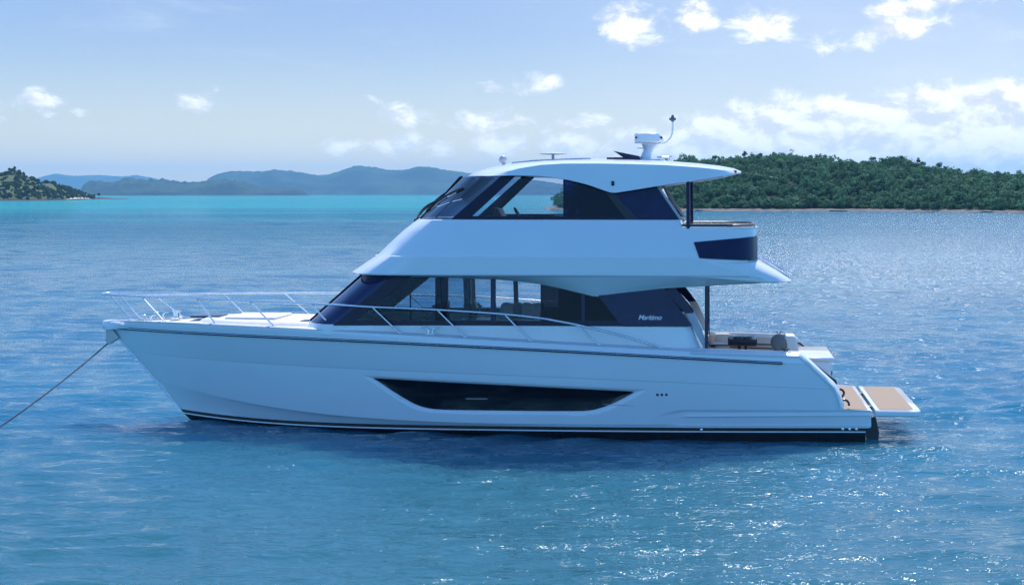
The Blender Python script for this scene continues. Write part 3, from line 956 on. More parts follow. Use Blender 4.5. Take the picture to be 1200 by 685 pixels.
# aft bulwark round the upper deck
ZB0, ZB1 = mp(850, 305, -2.36)[2], mp(850, 266.5, -2.2)[2]
def bul_path(dx, w, r=0.7, x1=887):
    xe = mp(x1, 285, -1.8)[0] + dx; xs = x_f_aft - 0.25
    o = [(xs, -w + 0.05), (xs + 0.5, -w + 0.004), (xs + 0.9, -w), ((xs + xe - r) / 2 + 0.3, -w)]
    for k in range(9):
        t = math.pi / 2 * k / 8
        o.append((xe - r + r * math.sin(t), -w + r - r * math.cos(t)))
    return o + [(x, -y) for x, y in reversed(o)]
b = B()
def bl(dx, w, z): return [(x, y, z) for x, y in bul_path(dx, w)]
b.grid([bl(-0.02, 2.41, ZB0 - 0.05), bl(-0.01, 2.405, ZB0), bl(0.0, 2.31, ZB0 + 0.42), bl(0.0, 2.185, ZB1 - 0.04), bl(0.03, 2.185, ZB1 - .015), bl(0.03, 2.175, ZB1), bl(-0.10, 2.05, ZB1), bl(-0.14, 2.03, ZB1 - 0.5)])
bul = b.build('aft_bulwark', 'gel', fly, angle=30)
b = B(); b.tube([(x, y, ZB1 + 0.045) for x, y in bul_path(-0.04, 2.09)], 0.026, 8)
b.build('capping_rail', 'brown', bul)
for x, y in bul_path(-0.04, 2.08)[1:-1:3]:
    b = B(); b.tube([(x, y, ZB1 - 0.02), (x, y, ZB1 + 0.04)], 0.015, 6)
    b.build('rail_stud', 'steel', bul)
# dark glazed band that wraps round the stern of the bulwark
def wrap(px0, top, bot, out):
    path = [p for p in bul_path(0.0, 2.36)]
    x0 = mp(px0, 290, -2.35)[0]
    pts = [(x0, -2.36)] + [p for p in path if p[0] > x0 + 0.05]
    rows_ = [[], []]
    xt0, xt1 = mp(813, 290, -2.3)[0], mp(887, 290, -2.0)[0]
    for (x, y) in pts:
        q = min(max((x - xt0) / (xt1 - xt0), 0), 1)
        for r_, (a, c) in zip(rows_, (top, bot)):
            z = a + (c - a) * q
            wsc = np.interp(z, [ZB0, ZB0 + 0.42, ZB1], [2.405, 2.31, 2.185]) + out
            xx = x + out * (1 if x > xt1 - 0.5 else 0)
            r_.append((xx, y * wsc / 2.36, z))
    return rows_
zz = lambda px, py: mp(px, py, -2.33)[2]
top = (zz(813, 283.6), zz(887, 277)); bot = (zz(819, 302), zz(887, 305.6))
def band_mesh(out, name, m, px0, px1, top, bot, parent):
    up, dn = wrap(px0, top, bot, out)
    up[0] = (mp(px0, 284, -2.36)[0], up[0][1], up[0][2]); dn[0] = (mp(px1, 302, -2.38)[0], dn[0][1], dn[0][2])
    up[-1] = (up[0][0], -up[0][1], up[0][2]); dn[-1] = (dn[0][0], -dn[0][1], dn[0][2])
    b = B()
    inn_u = [(x * 1.0, y * 0.97, z) for x, y, z in up]; inn_d = [(x, y * 0.97, z) for x, y, z in dn]
    b.grid([inn_u, up, dn, inn_d])
    return b.build(name, m, parent, angle=40)
band_mesh(0.022, 'glazed_band', 'navy', 813, 819.5, top, bot, bul)

# sloping apron and tail below the bulwark
ZT0, ZT1 = mp(905, 322.5, -2.2)[2], mp(910, 331, -2.2)[2]
def tail(x1px, w, r, z, z0=None, w0=None):
    xe = mp(x1px, 326, -1.4)[0]; xs = mp(802, 310, -2.35)[0]
    z0 = z if z0 is None else z0; w0 = w if w0 is None else w0
    o = [(xs + (xe - r * 1.15 - xs) * q, -1.0) for q in np.linspace(0, 0.96, 10)]
    for k in range(9):
        t = math.pi / 2 * k / 8
        o.append((xe - r * 1.15 + r * 1.15 * math.sin(t), -1 + (r - r * math.cos(t)) / w))
    res = []
    for x, y in o:
        q = float(smoothstep(xs, xe - 0.3, x))
        res.append((x, y * (w0 + (w - w0) * q), z0 + (z - z0) * q))
    return res + [(x, -y, z_) for x, y, z_ in reversed(res)]
b = B()
b.grid([tail(886, 2.405, 0.75, ZB0 + 0.01, w0=2.39), tail(889, 2.412, 0.75, ZB0 - 0.05, w0=2.40), tail(921, 2.368, 0.5, mp(915, 324.2, -1.9)[2], ZF0 + 0.035, 2.398), tail(926.5, 2.36, 0.5, mp(927, 328, -1.6)[2], ZF0 - 0.002, 2.396), tail(925, 2.33, 0.5, mp(927, 329.6, -1.6)[2], ZF0 - 0.008, 2.38), tail(893, 2.05, .5, ZT1 + 0.02, ZF0 - 0.02, 2.2)])
tl = b.build('aft_overhang', 'gel', fly, angle=28)
for s in (-1, 1):
    b = B()
    q = [mp(px, py, -1.7) for px, py in [(886, 304), (905, 315), (925, 327)]]
    b.tube([(p[0], 1.7 * s, p[2] + 0.05) for p in q], 0.02, 8)
    b.tube([(q[0][0], 1.7 * s, q[0][2] - 0.03), (q[0][0], 1.7 * s, q[0][2] + 0.05)], 0.02, 8)
    b.tube([(q[2][0], 1.7 * s, q[2][2] - 0.02), (q[2][0], 1.7 * s, q[2][2] + 0.05)], 0.02, 8)
    b.build('grab_rail', 'steel', tl)

# soffit: from the outer lower edge in and down to the heads of the windows
sof = [(482, 323.4, 324.3), (500, 323.6, 324.6), (535, 323.7, 325.4), (585, 323.8, 327.6), (610, 323.9, 329.9), (634, 324, 333), (660, 324, 338.4), (684, 324, 344.3), (694, 324.0, 346.8), (700, 324, 347.4), (708, 324, 346.8), (740, 324, 342.4), (776, 324, 338.2), (800, 324, 336.6), (840, 324, 334.4), (880, 324.2, 332), (893, 326, 331.2)]
b = B()
o_r, i_r = [], []
for px, a, c in sof:
    po, pi = mp(px, a, -2.39), mp(px, c, -2.04)
    if px < 480:                                  # the front corner runs in with the plan
        f_ = [p for p in fr(0) if p[1] <= 0]
        yo = float(np.interp(po[0], [p[0] for p in f_[:27]], [p[1] for p in f_[:27]]))
        po = (po[0], min(yo, -0.02), ZF0 + 0.0); pi = (pi[0] + 0.05, max(yo + 0.02, -2.04), ZF0 - 0.006)
    o_r.append(po); i_r.append(pi)
b.grid([o_r, [tuple(a[k] * .5 + c[k] * .5 - (0.02 if k == 2 else 0) for k in range(3)) for a, c in zip(o_r, i_r)], i_r])
pair(b, 'soffit', 'gel', fly, angle=30)
b = B()
xc0, xc1 = S(772, 345)[0], mp(912, 331, -2)[0]
b.grid([[(xc0, -2.1, mp(776, 337, -2.04)[2]), (xc1, -2.1, ZT1)], [(xc0, 2.1, mp(776, 337, -2.04)[2]), (xc1, 2.1, ZT1)]])
fp = fr(0, ZF0 - 0.004, 0.05, -0.06); b.add(fp, [tuple(range(len(fp)))])
b.build('cockpit_ceiling', 'gel', fly, smooth=False)
# upper deck floor aft
b = B(); b.grid([[(x_f_aft - 0.3, -2.25, ZB0 - 0.02), (mp(880, 300, -2)[0], -2.2, ZB0 - 0.02)], [(x_f_aft - 0.3, 2.25, ZB0 - 0.02), (mp(880, 300, -2)[0], 2.2, ZB0 - 0.02)]])
b.build('upper_deck', 'teak', fly, smooth=False)
# small steps moulded on the front slope
for px, py in ((487, 269.5), (447, 298.7)):
    b = B(); q = mp(px, py, -0.9)
    b.box(q[0] - 0.10, q[0] + 0.16, -1.25, -0.7, q[2] - 0.03, q[2] + 0.02, 0.02)
    pair(b, 'moulded_step', 'gel', fly)

# ------------------------------------------------------------------ enclosed bridge
Z_BS, Z_BH = mp(650, 257, -2.02)[2], mp(600, 206, -1.86)[2]
def y_br(x, z): return -(2.02 - 0.16 * (z - Z_BS) / (Z_BH - Z_BS))
T = lambda px, py, out=0.0: (lambda p: (p[0], p[1] - out, p[2]))(mpf(px, py, y_br))
bridge = None
xb_f, xb_c = mp(499, 257, 0)[0], T(529, 257)[0]
xt_f, xt_c = mp(546, 207.5, 0)[0], T(588, 207.5)[0]
b = B()
b.grid([front_arc(xb_f, xb_c - xb_f, 2.02, Z_BS, 2.6), front_arc((xb_f + xt_f) / 2, (xb_c - xb_f + xt_c - xt_f) / 2, 1.94, (Z_BS + Z_BH) / 2, 2.6), front_arc(xt_f, xt_c - xt_f, 1.86, Z_BH, 2.6)])
bws = b.build('bridge_windscreen', 'glass_front', yacht, angle=60)
bridge = empty('bridge_house'); bridge.parent = yacht
bws.parent = bridge
for i in (16, 28):
    a0, a1 = front_arc(xb_f, xb_c - xb_f, 2.02, Z_BS, 2.6), front_arc(xt_f, xt_c - xt_f, 1.86, Z_BH, 2.6)
    b = B(); b.tube([Vector(a0[i]) - Vector((0.01, 0, 0)), Vector(a1[i]) - Vector((0.01, 0, 0))], 0.025, 6)
    b.build('bridge_mullion', 'frame', bridge)
bh = [(588, 206), (603, 206), (630, 206.2), (661, 210), (690, 217), (716, 225.5)]
by_ = lambda px: float(np.interp(px, [p[0] for p in bh], [p[1] for p in bh]))
both([T(602, 206), T(630, 206.2), T(660, by_(660)), T(660, 254), T(552, 254)], 0.012, 'bridge_window', 'glass_clear', bridge)
both([T(661.5, by_(661)), T(690, by_(690)), T(712, by_(712)), T(738, 254), T(661.5, 254)], 0.012, 'bridge_window', 'glass_bridge', bridge)
both([T(716, 225), T(768, 216.5), T(796, 257), T(744, 257)], 0.03, 'bridge_quarter', 'navy', bridge)
both([T(708, 223), T(718, 225), T(748, 257.2), T(734, 257.2)], 0.05, 'raked_pillar', 'black', bridge, 0.012)
both([T(588, 205.5), T(605, 205.5), T(549, 257), T(528.5, 257)], 0.07, 'raked_pillar', 'frame', bridge, 0.012)
both([T(545, 253.2), T(738, 253.2), T(740, 257.2), T(530, 257.2)], 0.06, 'sill_frame', 'frame', bridge, 0.006)
strip((660.8, 209), (660.8, 255), 0.03, 'mullion', 'frame', bridge, pl=T)
both([T(766, 216.5), T(770.5, 215.5), T(800.5, 258), T(796, 258)], 0.06, 'raked_pillar', 'grey', bridge, -0.03)
b = B(); xk = T(764, 220)[0]; xk1 = T(793, 255)[0]
b.grid([[(xk, -1.84, Z_BH), (xk1, -2.0, Z_BS)], [(xk, 1.84, Z_BH), (xk1, 2.0, Z_BS)]])
b.build('bridge_bulkhead', 'glass_bridge', bridge, smooth=False)
# helm inside
b = B(); q = T(560, 254); b.box(q[0] - 0.2, q[0] + 0.9, -1.2, 1.3, Z_BS - 0.1, Z_BS + 0.02, 0.03)
b.build('helm_console', 'char', bridge)
b = B(); q = T(570, 250)
b.prism([(q[0] - 0.05, -0.75, Z_BS), (q[0] + 0.22, -0.75, Z_BS), (q[0] + 0.1, -0.75, Z_BS + 0.24), (q[0] - 0.02, -0.75, Z_BS + 0.26)], (0, 0.8, 0))
b.build('chart_screen', 'leather', bridge)
b = B(); q = mp(607, 251, -0.6)
ring_p = [Vector((q[0] + 0.10 * math.sin(a) * 0.9 + 0.0, -0.6 + 0.2 * math.cos(a), q[2] - 0.16 * math.sin(a))) for a in np.linspace(0, 2 * math.pi, 25)]
b.tube(ring_p, 0.018, 6); b.tube([ring_p[0], ring_p[12]], 0.014, 6); b.tube([ring_p[6], ring_p[18]], 0.014, 6)
b.build('steering_wheel', 'leather', bridge)
for y in (-0.5, 0.75):
    b = B(); q = mp(660, 250, y); 
    b.box(q[0] - 0.25, q[0] + 0.2, y - 0.28, y + 0.28, Z_BS - 0.1, Z_BS + 0.06, 0.05)
    bk = len(b.v); b.box(q[0] + 0.10, q[0] + 0.24, y - 0.26, y + 0.26, Z_BS, Z_BS + 0.55, 0.06)
    for i in range(bk, len(b.v)):
        x, yy, z = b.v[i]; b.v[i] = (x + (z - Z_BS) * 0.28, yy, z)
    b.build('helm_seat', 'leather', bridge)
# wipers on the screen
def on_screen(y, f, out=0.0):
    xf, r, w = xb_f + (xt_f - xb_f) * f, (xb_c - xb_f) + ((xt_c - xt_f) - (xb_c - xb_f)) * f, 2.02 + (1.86 - 2.02) * f
    x = xf + r * (1 - (1 - min(abs(y) / w, 1) ** 2.6) ** (1 / 2.6))
    n_ = Vector((-1.0, -0.55 * (abs(y) / w) ** 2 * (1 if y < 0 else -1), 0.75)).normalized()
    return Vector((x, y, Z_BS + (Z_BH - Z_BS) * f)) + n_ * out
for (ya, yt, ft) in ((-0.75, -1.78, 0.70), (0.30, -0.70, 0.97)):
    b = B()
    P = [on_screen(ya + (yt - ya) * q, -0.07 + (ft + 0.07) * q, 0.05 + 0.07 * math.sin(math.pi * min(q / 0.6, 1))) for q in np.linspace(0, 0.60, 8)]
    b.tube(P, 0.030, 6)
    b.tube([p + Vector((0.02, -0.09, -0.04)) for p in P[1:-1]], 0.014, 6)
    b.tube([on_screen(ya + (yt - ya) * q, -0.07 + (ft + 0.07) * q, 0.035) for q in np.linspace(0.30, 1.0, 10)], 0.024, 6)
    p = P[0]; b.box(p.x - 0.06, p.x + 0.06, p.y - 0.06, p.y + 0.06, p.z - 0.10, p.z + 0.03, 0.015)
    b.build('wiper', 'black', bridge)

# ------------------------------------------------------------------ hardtop
ht_bot = [(549.5, 206.3), (575, 206.4), (600, 206), (630, 206.6), (650, 208.6), (670, 212), (690, 217.2), (708, 223.6), (716, 226.2), (722, 226.2), (740, 223.4), (770, 218.6), (800, 214.2), (830, 209.8), (850, 206), (866, 202)]
ht_edge = [(549.5, 205.8), (575, 204), (594, 200), (610, 196), (634, 192.2), (660, 190.7), (700, 190.5), (740, 191.2), (780, 192.4), (820, 195.2), (850, 198.6), (867, 201.2)]
ht_top = [(549.5, 205.6), (560, 201.5), (575, 196.8), (600, 191.5), (630, 188.4), (660, 187), (700, 186.4), (740, 187), (780, 188.6), (820, 191.8), (845, 194.6), (860, 197.4), (868.5, 200.8)]
x0h, x1h = mp(549.5, 206, -0.3)[0], mp(868.5, 201, -0.5)[0]
def hz(tab, yb):
    q = [mp(px, py, yb) for px, py in tab]
    xs_ = [p[0] for p in q]; zs_ = [p[2] for p in q]
    return lambda x: float(np.interp(x, xs_, zs_))
zbot, zedge, ztop = hz(ht_bot, -2.05), hz(ht_edge, -1.98), hz(ht_top, 0.0)
zu = mp(650, 206, -2.0)[2]
b = B()
secs = []
xs_ = np.concatenate([x0h + (1 - np.cos(np.linspace(0, math.pi / 2, 12))) * 1.5, np.linspace(x0h + 1.6, x1h - 1.25, 60), x1h - 1.2 + np.sin(np.linspace(0.02, math.pi / 2, 12)) * 1.2])
for x in xs_:
    w = 2.06
    if x < x0h + 1.5: w *= max(0.02, (1 - (1 - (x - x0h) / 1.5) ** 2.2)) ** (1 / 2.2)
    if x > x1h - 1.2: w *= max(0.02, (1 - ((x - x1h + 1.2) / 1.2) ** 2.5)) ** (1 / 2.5)
    zb_, ze, zt_ = zbot(x), zedge(x), ztop(x)
    ze = min(ze, zt_ - 0.004); zb_ = min(zb_, ze - 0.01)
    zi = max(min(zu + 0.02, ze - 0.012), zb_ + 0.003)
    half = [(0, zi), (w * 0.6, zi), (w - min(0.22, w * .1), zi), (w - min(0.05, w * .03), zb_), (w, zb_ + 0.012), (w - 0.02 * w, (zb_ + ze) / 2), (w - 0.035 * w, ze - 0.02), (w * 0.94, ze), (w * 0.82, ze + (zt_ - ze) * 0.45), (w * 0.6, ze + (zt_ - ze) * 0.75), (w * .3, ze + (zt_ - ze) * 0.94), (0, zt_)]
    secs.append([(x, -y, z) for y, z in half] + [(x, y, z) for y, z in reversed(half[1:-1])])
b.grid(secs, close=True)
top = b.build('hardtop', 'gel', yacht, angle=28)
for s in (-1, 1):
    b = B(); p = mp(718, 214.8, -2.08); b.box(p[0] - 0.035, p[0] + 0.035, 2.03 * s - 0.03, 2.03 * s + 0.03, p[2] - 0.055, p[2] + 0.055, 0.012)
    b.build('navigation_light', 'black', top)
    b = B(); p = mp(862, 201, -1.2); b.box(p[0] - 0.05, p[0] + 0.03, 1.15 * s - 0.06, 1.15 * s + 0.06, p[2] - 0.02, p[2] + 0.03, 0.012)
    b.build('stern_lamp', 'red', top)
    b = B(); q = [mp(px, py, -1.2) for px, py in [(600, 190.8), (625, 188.2), (660, 186.6), (692, 185.6)]]
    b.tube([(p[0], 1.2 * s, p[2]) for p in q], 0.016, 6)
    for p in q: b.tube([(p[0], 1.2 * s, p[2] - 0.08), (p[0], 1.2 * s, p[2])], 0.012, 6)
    b.build('roof_rail', 'steel', top)
    # posts down to the decks
    b = B(); a, c = mp(806.5, 212, -1.95), mp(806.5, 268, -2.15)
    b.tube([(a[0], 1.95 * s, a[2]), (c[0], 2.15 * s, c[2])], 0.045, 10)
    b.build('hardtop_post', 'navy', top)
    b = B(); a, c = mp(828, 335, -2.1), mp(828, 411.5, -2.25)
    b.tube([(a[0], 2.1 * s, a[2]), (c[0], 2.2 * s, c[2])], 0.040, 10)
    b.build('cockpit_post', 'navy', fly)

# searchlight
b = B(); p = mp(589.5, 187, 0.0)
b.ball((p[0], 0, p[2]), 0.105, 0.105, 0.105, 18, 12)
b.lathe([(0.09, -0.17), (0.085, -0.15), (0.05, -0.13), (0.045, -0.07)], (p[0] + 0.03, 0, p[2]), 16)
sl = b.build('searchlight', 'grey', top)
# low antenna plates on stalks
for px, py, yb, w in ((648, 180.4, -0.5, 0.34), (757, 173.6, 1.3, 0.24)):
    b = B(); p = mp(px, py, yb); zr = ztop(p[0]) - 0.03
    b.lathe([(0.0, 0.03), (w * 0.8, 0.028), (w, 0.012), (w, -0.005), (w * 0.7, -0.02), (0, -0.02)], p, 24)
    b.tube([(p[0], yb, zr), (p[0], yb, p[2])], 0.035, 8)
    b.build('satellite_antenna', 'grey', top)
# opened roof hatch
b = B()
q = [mp(px, py, -0.2) for px, py in [(720.5, 177.5), (750, 183.4), (750, 185.3), (733, 185.8)]]
b.prism([(p[0], -0.75, p[2]) for p in q], (0, 1.3, 0))
b.build('roof_hatch', 'navy', top)
b = B(); p, q = mp(713, 186, -0.2), mp(752, 186.3, -0.2)
b.box(p[0], q[0], -0.85, 0.7, p[2] - 0.06, p[2] + 0.02, 0.02)
b.build('hatch_coaming', 'navy', top)
# radar on its pedestal
b = B()
p0, p1 = mp(756, 186.5, 0), mp(764, 168.5, 0)
prow = []
for t in np.linspace(0, 1, 8):
    x = p0[0] + (p1[0] - p0[0]) * (0.15 * t + 0.85 * t ** 1.8); z = p0[2] - 0.05 + (p1[2] - p0[2] + 0.05) * t
    w = 0.17 - 0.22 * t * (1 - t) + (0.08 * max(0, t - 0.7) / 0.3)
    prow.append([(x + w * 1.05 * math.cos(a), w * 0.8 * math.sin(a), z) for a in np.linspace(0, 2 * math.pi, 15)[:-1]])
b.grid(prow, close=True)
b.box(p0[0] - 0.25, p0[0] + 0.5, -0.25, 0.25, p0[2] - 0.10, p0[2] + 0.0, 0.03)
ped = b.build('radar_pedestal', 'gel', top)
b = B()
ra, rb2 = mp(744, 155.5, 0), mp(778, 167.8, 0)
cxr, czr = (ra[0] + rb2[0]) / 2, (ra[2] + rb2[2]) / 2
hw, hh = (rb2[0] - ra[0]) / 2, (ra[2] - rb2[2]) / 2
prf = [(-hw, -hh), (hw * 0.6, -hh), (hw, -hh * 0.55), (hw * 0.98, -hh * 0.2), (hw * 0.72, hh * 0.75), (hw * 0.5, hh), (-hw * 0.9, hh * 0.88), (-hw, hh * 0.6)]
rows_ = []
for yy, sc in ((-0.30, 0.82), (-0.27, 0.95), (-0.2, 1.0), (0.2, 1.0), (0.27, 0.95), (0.30, 0.82)):
    rows_.append([(cxr + x * sc, yy, czr + z * sc) for x, z in prf])
b.grid(rows_, close=True)
b.add(rows_[0], [tuple(range(8))]); b.add(rows_[-1], [tuple(range(8))])
rd = b.build('radar_scanner', 'gel', ped, angle=40)
b = B()
for dx in (-0.86, 0.86): b.lathe([(0.0, -0.02), (0.028, -0.02), (0.03, 0.01)], (cxr + hw * dx, -0.29, czr), 10, axis='y')
b.build('scanner_bolt', 'rubber', ped)
b = B()
q = smooth_line([mp(px, py, 0.15) for px, py in [(762, 168.5), (776, 168.6), (783, 164.5), (787.4, 157.5), (788.2, 148), (788.2, 140)]], 5)
b.tube(q, 0.024, 8)
mast = b.build('aerial_mast', 'gel', top, angle=60)
b = B(); p = mp(788.2, 140, 0.15)
b.lathe([(0.03, -0.06), (0.045, -0.03), (0.06, -0.02), (0.06, 0.02), (0.045, 0.03), (0.045, 0.07), (0.03, 0.08), (0.028, 0.11), (0.0, 0.115)], p, 14)
for s in (-1, 1): b.ball((p[0] + 0.065 * s, p[1], p[2] + 0.01), 0.022, 0.02, 0.035, 8, 6)
b.build('anchor_lamp', 'slate', mast)
b = B(); p = mp(770, 184, -0.3); b.tube([p, (p[0] + 0.28, p[1], p[2] + 0.0)], 0.02, 8); b.lathe([(0.02, 0), (0.03, 0.06), (0.045, 0.09)], (p[0] + 0.28, p[1], p[2]), 12, axis='x')
b.tube([(p[0] + 0.08, p[1], p[2] - 0.12), (p[0] + 0.08, p[1], p[2])], 0.015, 6)
b.build('horn', 'steel', top)

# ------------------------------------------------------------------ loose things aboard
def aboard(p): return yacht.matrix_basis if False else Matrix.Translation(BOAT) @ Matrix.Rotation(-TH, 4, 'Z') @ Vector(p)

# cockpit table
tp = mp(858, 402, 0.6)
tab = empty('cockpit_table', aboard((tp[0], 0.6, z_sole)), -TH)
tag(tab, 'small timber table on twin brown legs standing in the yacht cockpit', 'table')
zt_ = tp[2] - z_sole
b = B(); b.box(-0.6, 0.6, -0.38, 0.38, zt_ - 0.035, zt_, 0.012); b.build('tabletop', 'brown', tab)
for x in (0.18, 0.34):
    b = B(); b.tube([(x, 0, 0), (x, 0, zt_ - 0.03)], 0.035, 10); b.lathe([(0.14, 0), (0.14, 0.02), (0.04, 0.03)], (x, 0, 0), 16); b.build('leg', 'brown', tab)
tray = empty('serving_tray', aboard((mp(870, 401, 0.6)[0], 0.6, tp[2])), -TH)
tag(tray, 'dark serving tray with two pale blue bowls and napkins on the cockpit table', 'tray')
b = B(); b.box(-0.36, 0.36, -0.24, 0.24, 0, 0.05, 0.015)
for s in (-1, 1): b.box(-0.36, 0.36, s * 0.24 - 0.015, s * 0.24 + 0.015, 0.03, 0.12, 0.006)
b.build('tray_base', 'char', tray)
for x in (-0.12, 0.12):
    b = B(); b.lathe([(0.04, 0.05), (0.07, 0.07), (0.11, 0.17), (0.105, 0.17), (0.06, 0.08), (0.0, 0.07)], (x, -0.05, 0), 18); b.build('bowl', 'slate', tray)
b = B()
for x in (-0.27, 0.02, 0.28): b.box(x - 0.06, x + 0.06, 0.02, 0.16, 0.05, 0.19, 0.03)
b.build('napkin', 'linen', tray)
# lounge chair with round bolster
q = mp(915, 412, -0.9)
ch = empty('lounge_chair', aboard((q[0], -1.0, z_sole)), -TH)
tag(ch, 'cockpit lounge chair with round charcoal bolster and pale upholstered back', 'chair')
zc = mp(915, 391.5, -1.0)[2] - z_sole
b = B(); b.box(-0.32, 0.38, -0.35, 0.35, 0.25, zc - 0.40, 0.06); b.build('seat', 'cream', ch)
b = B(); bk = 0; b.box(0.05, 0.34, -0.34, 0.34, zc - 0.45, zc - 0.0, 0.07, seg=3)
for i in range(len(b.v)):
    x, y, z = b.v[i]; b.v[i] = (x + (zc - z) * 0.18, y, z)
b.build('backrest', 'cream', ch)
b = B(); b.lathe([(0.0, -0.36), (0.12, -0.36), (0.185, -0.33), (0.20, -0.25), (0.20, 0.25), (0.185, 0.33), (0.0, 0.36)], (-0.04, 0, zc - 0.21), 22, axis='y')
b.build('bolster', 'ash', ch)
for x, y in ((-0.26, -0.28), (-0.26, 0.28), (0.32, -0.28), (0.32, 0.28)):
    b = B(); b.tube([(x, y, 0), (x, y, 0.28)], 0.022, 8); b.build('leg', 'steel', ch)
# bench seat along the far coaming (fixed to the boat)
b = B(); x0c, x1c = X_COCK + 0.15, mp(855, 402, 2)[0]
b.box(x0c, x1c, 1.35, 1.95, z_sole, 1.42, 0.04); b.box(x0c, x1c, 1.88, 2.03, 1.4, sheer_at(x0c)[1] + 0.03, 0.04)
b.build('cockpit_bench', 'cream', yacht)
# flower arrangement on the galley bench
q = mp(554, 372, -0.8)
vz = empty('flower_vase', aboard((q[0], -0.8, Z_SILL + 0.04)), -TH)
tag(vz, 'dark leafy flower arrangement with white blooms on the bench inside the saloon window', 'flowers')
b = B(); b.lathe([(0.0, 0.0), (0.09, 0.0), (0.12, 0.06), (0.07, 0.14), (0.075, 0.16)], (0, 0, 0), 16); b.build('vase', 'char', vz)
b = B()
for k in range(46):
    a = random.uniform(0, 6.28); r_ = random.uniform(0.02, 0.22); h_ = random.uniform(0.12, 0.36)
    b.ball((r_ * math.cos(a), r_ * math.sin(a), h_), random.uniform(0.02, 0.045), random.uniform(0.02, 0.045), 0.03, 6, 4)
b.build('foliage', 'flower', vz)
b = B()
for k in range(8): b.ball((0.05 + 0.028 * k, random.uniform(-.05, .05), 0.42 - 0.05 * k + random.uniform(-.02, .02)), 0.03, 0.03, 0.03, 6, 4)
b.build('bloom', 'linen', vz)
# cushions on the settee
for px, rz_, m_, lab in ((594, 0.2, 'linen', 'white cushion leaning on the saloon settee nearest the flowers'), (606, -0.3, 'slate', 'slate grey cushion between the pale cushions on the saloon settee'), (617, 0.25, 'linen', 'pale cushion in the middle of the saloon settee'), (629, -0.15, 'cream', 'cream cushion at the aft end of the saloon settee')):
    q = mp(px, 362, 1.62)
    b = B(); b.ball((0, 0, 0.2), 0.24, 0.10, 0.22, 20, 12, e=0.6)
    b.xf(Matrix.Rotation(rz_, 4, 'Y'))
    o = b.build('cushion', m_); o.location = aboard((q[0], 1.68, Z_SILL - 0.15)); o.rotation_euler = (-0.25, 0, -TH + rz_ * .5)
    tag(o, lab, 'cushion', 'cushions on the saloon settee')
# anchor chain
c0 = aboard(mp(127.6, 401, 0))
X1, Z1 = (-75 - CX) / F, (HY - 545) / F
tE = CAMH / -Z1
c1 = Vector((X1 * tE, tE, -0.05))
b = B()
N = 150
path = [c0.lerp(c1, t) - Vector((0, 0, 0.14 * 4 * t * (1 - t))) for t in np.linspace(0, 1, N + 1)]
for i in range(N):
    a, c = path[i], path[i + 1]
    d = (c - a); L = d.length; d.normalize()
    u = d.cross(Vector((0, 0, 1))).normalized(); v = d.cross(u)
    if i % 2: u, v = v, u
    loop = []
    for k in range(10):
        an = 2 * math.pi * k / 10
        loop.append(a.lerp(c, 0.5) + d * (L * 0.66 * math.cos(an)) + u * (0.019 * math.sin(an)))
    b.tube(loop + [loop[0]], 0.0072, 5, caps=False)
ac = b.build('anchor_chain', 'chain', fix=False)
tag(ac, 'grey galvanised anchor chain running from the bow roller down to the water', 'chain')


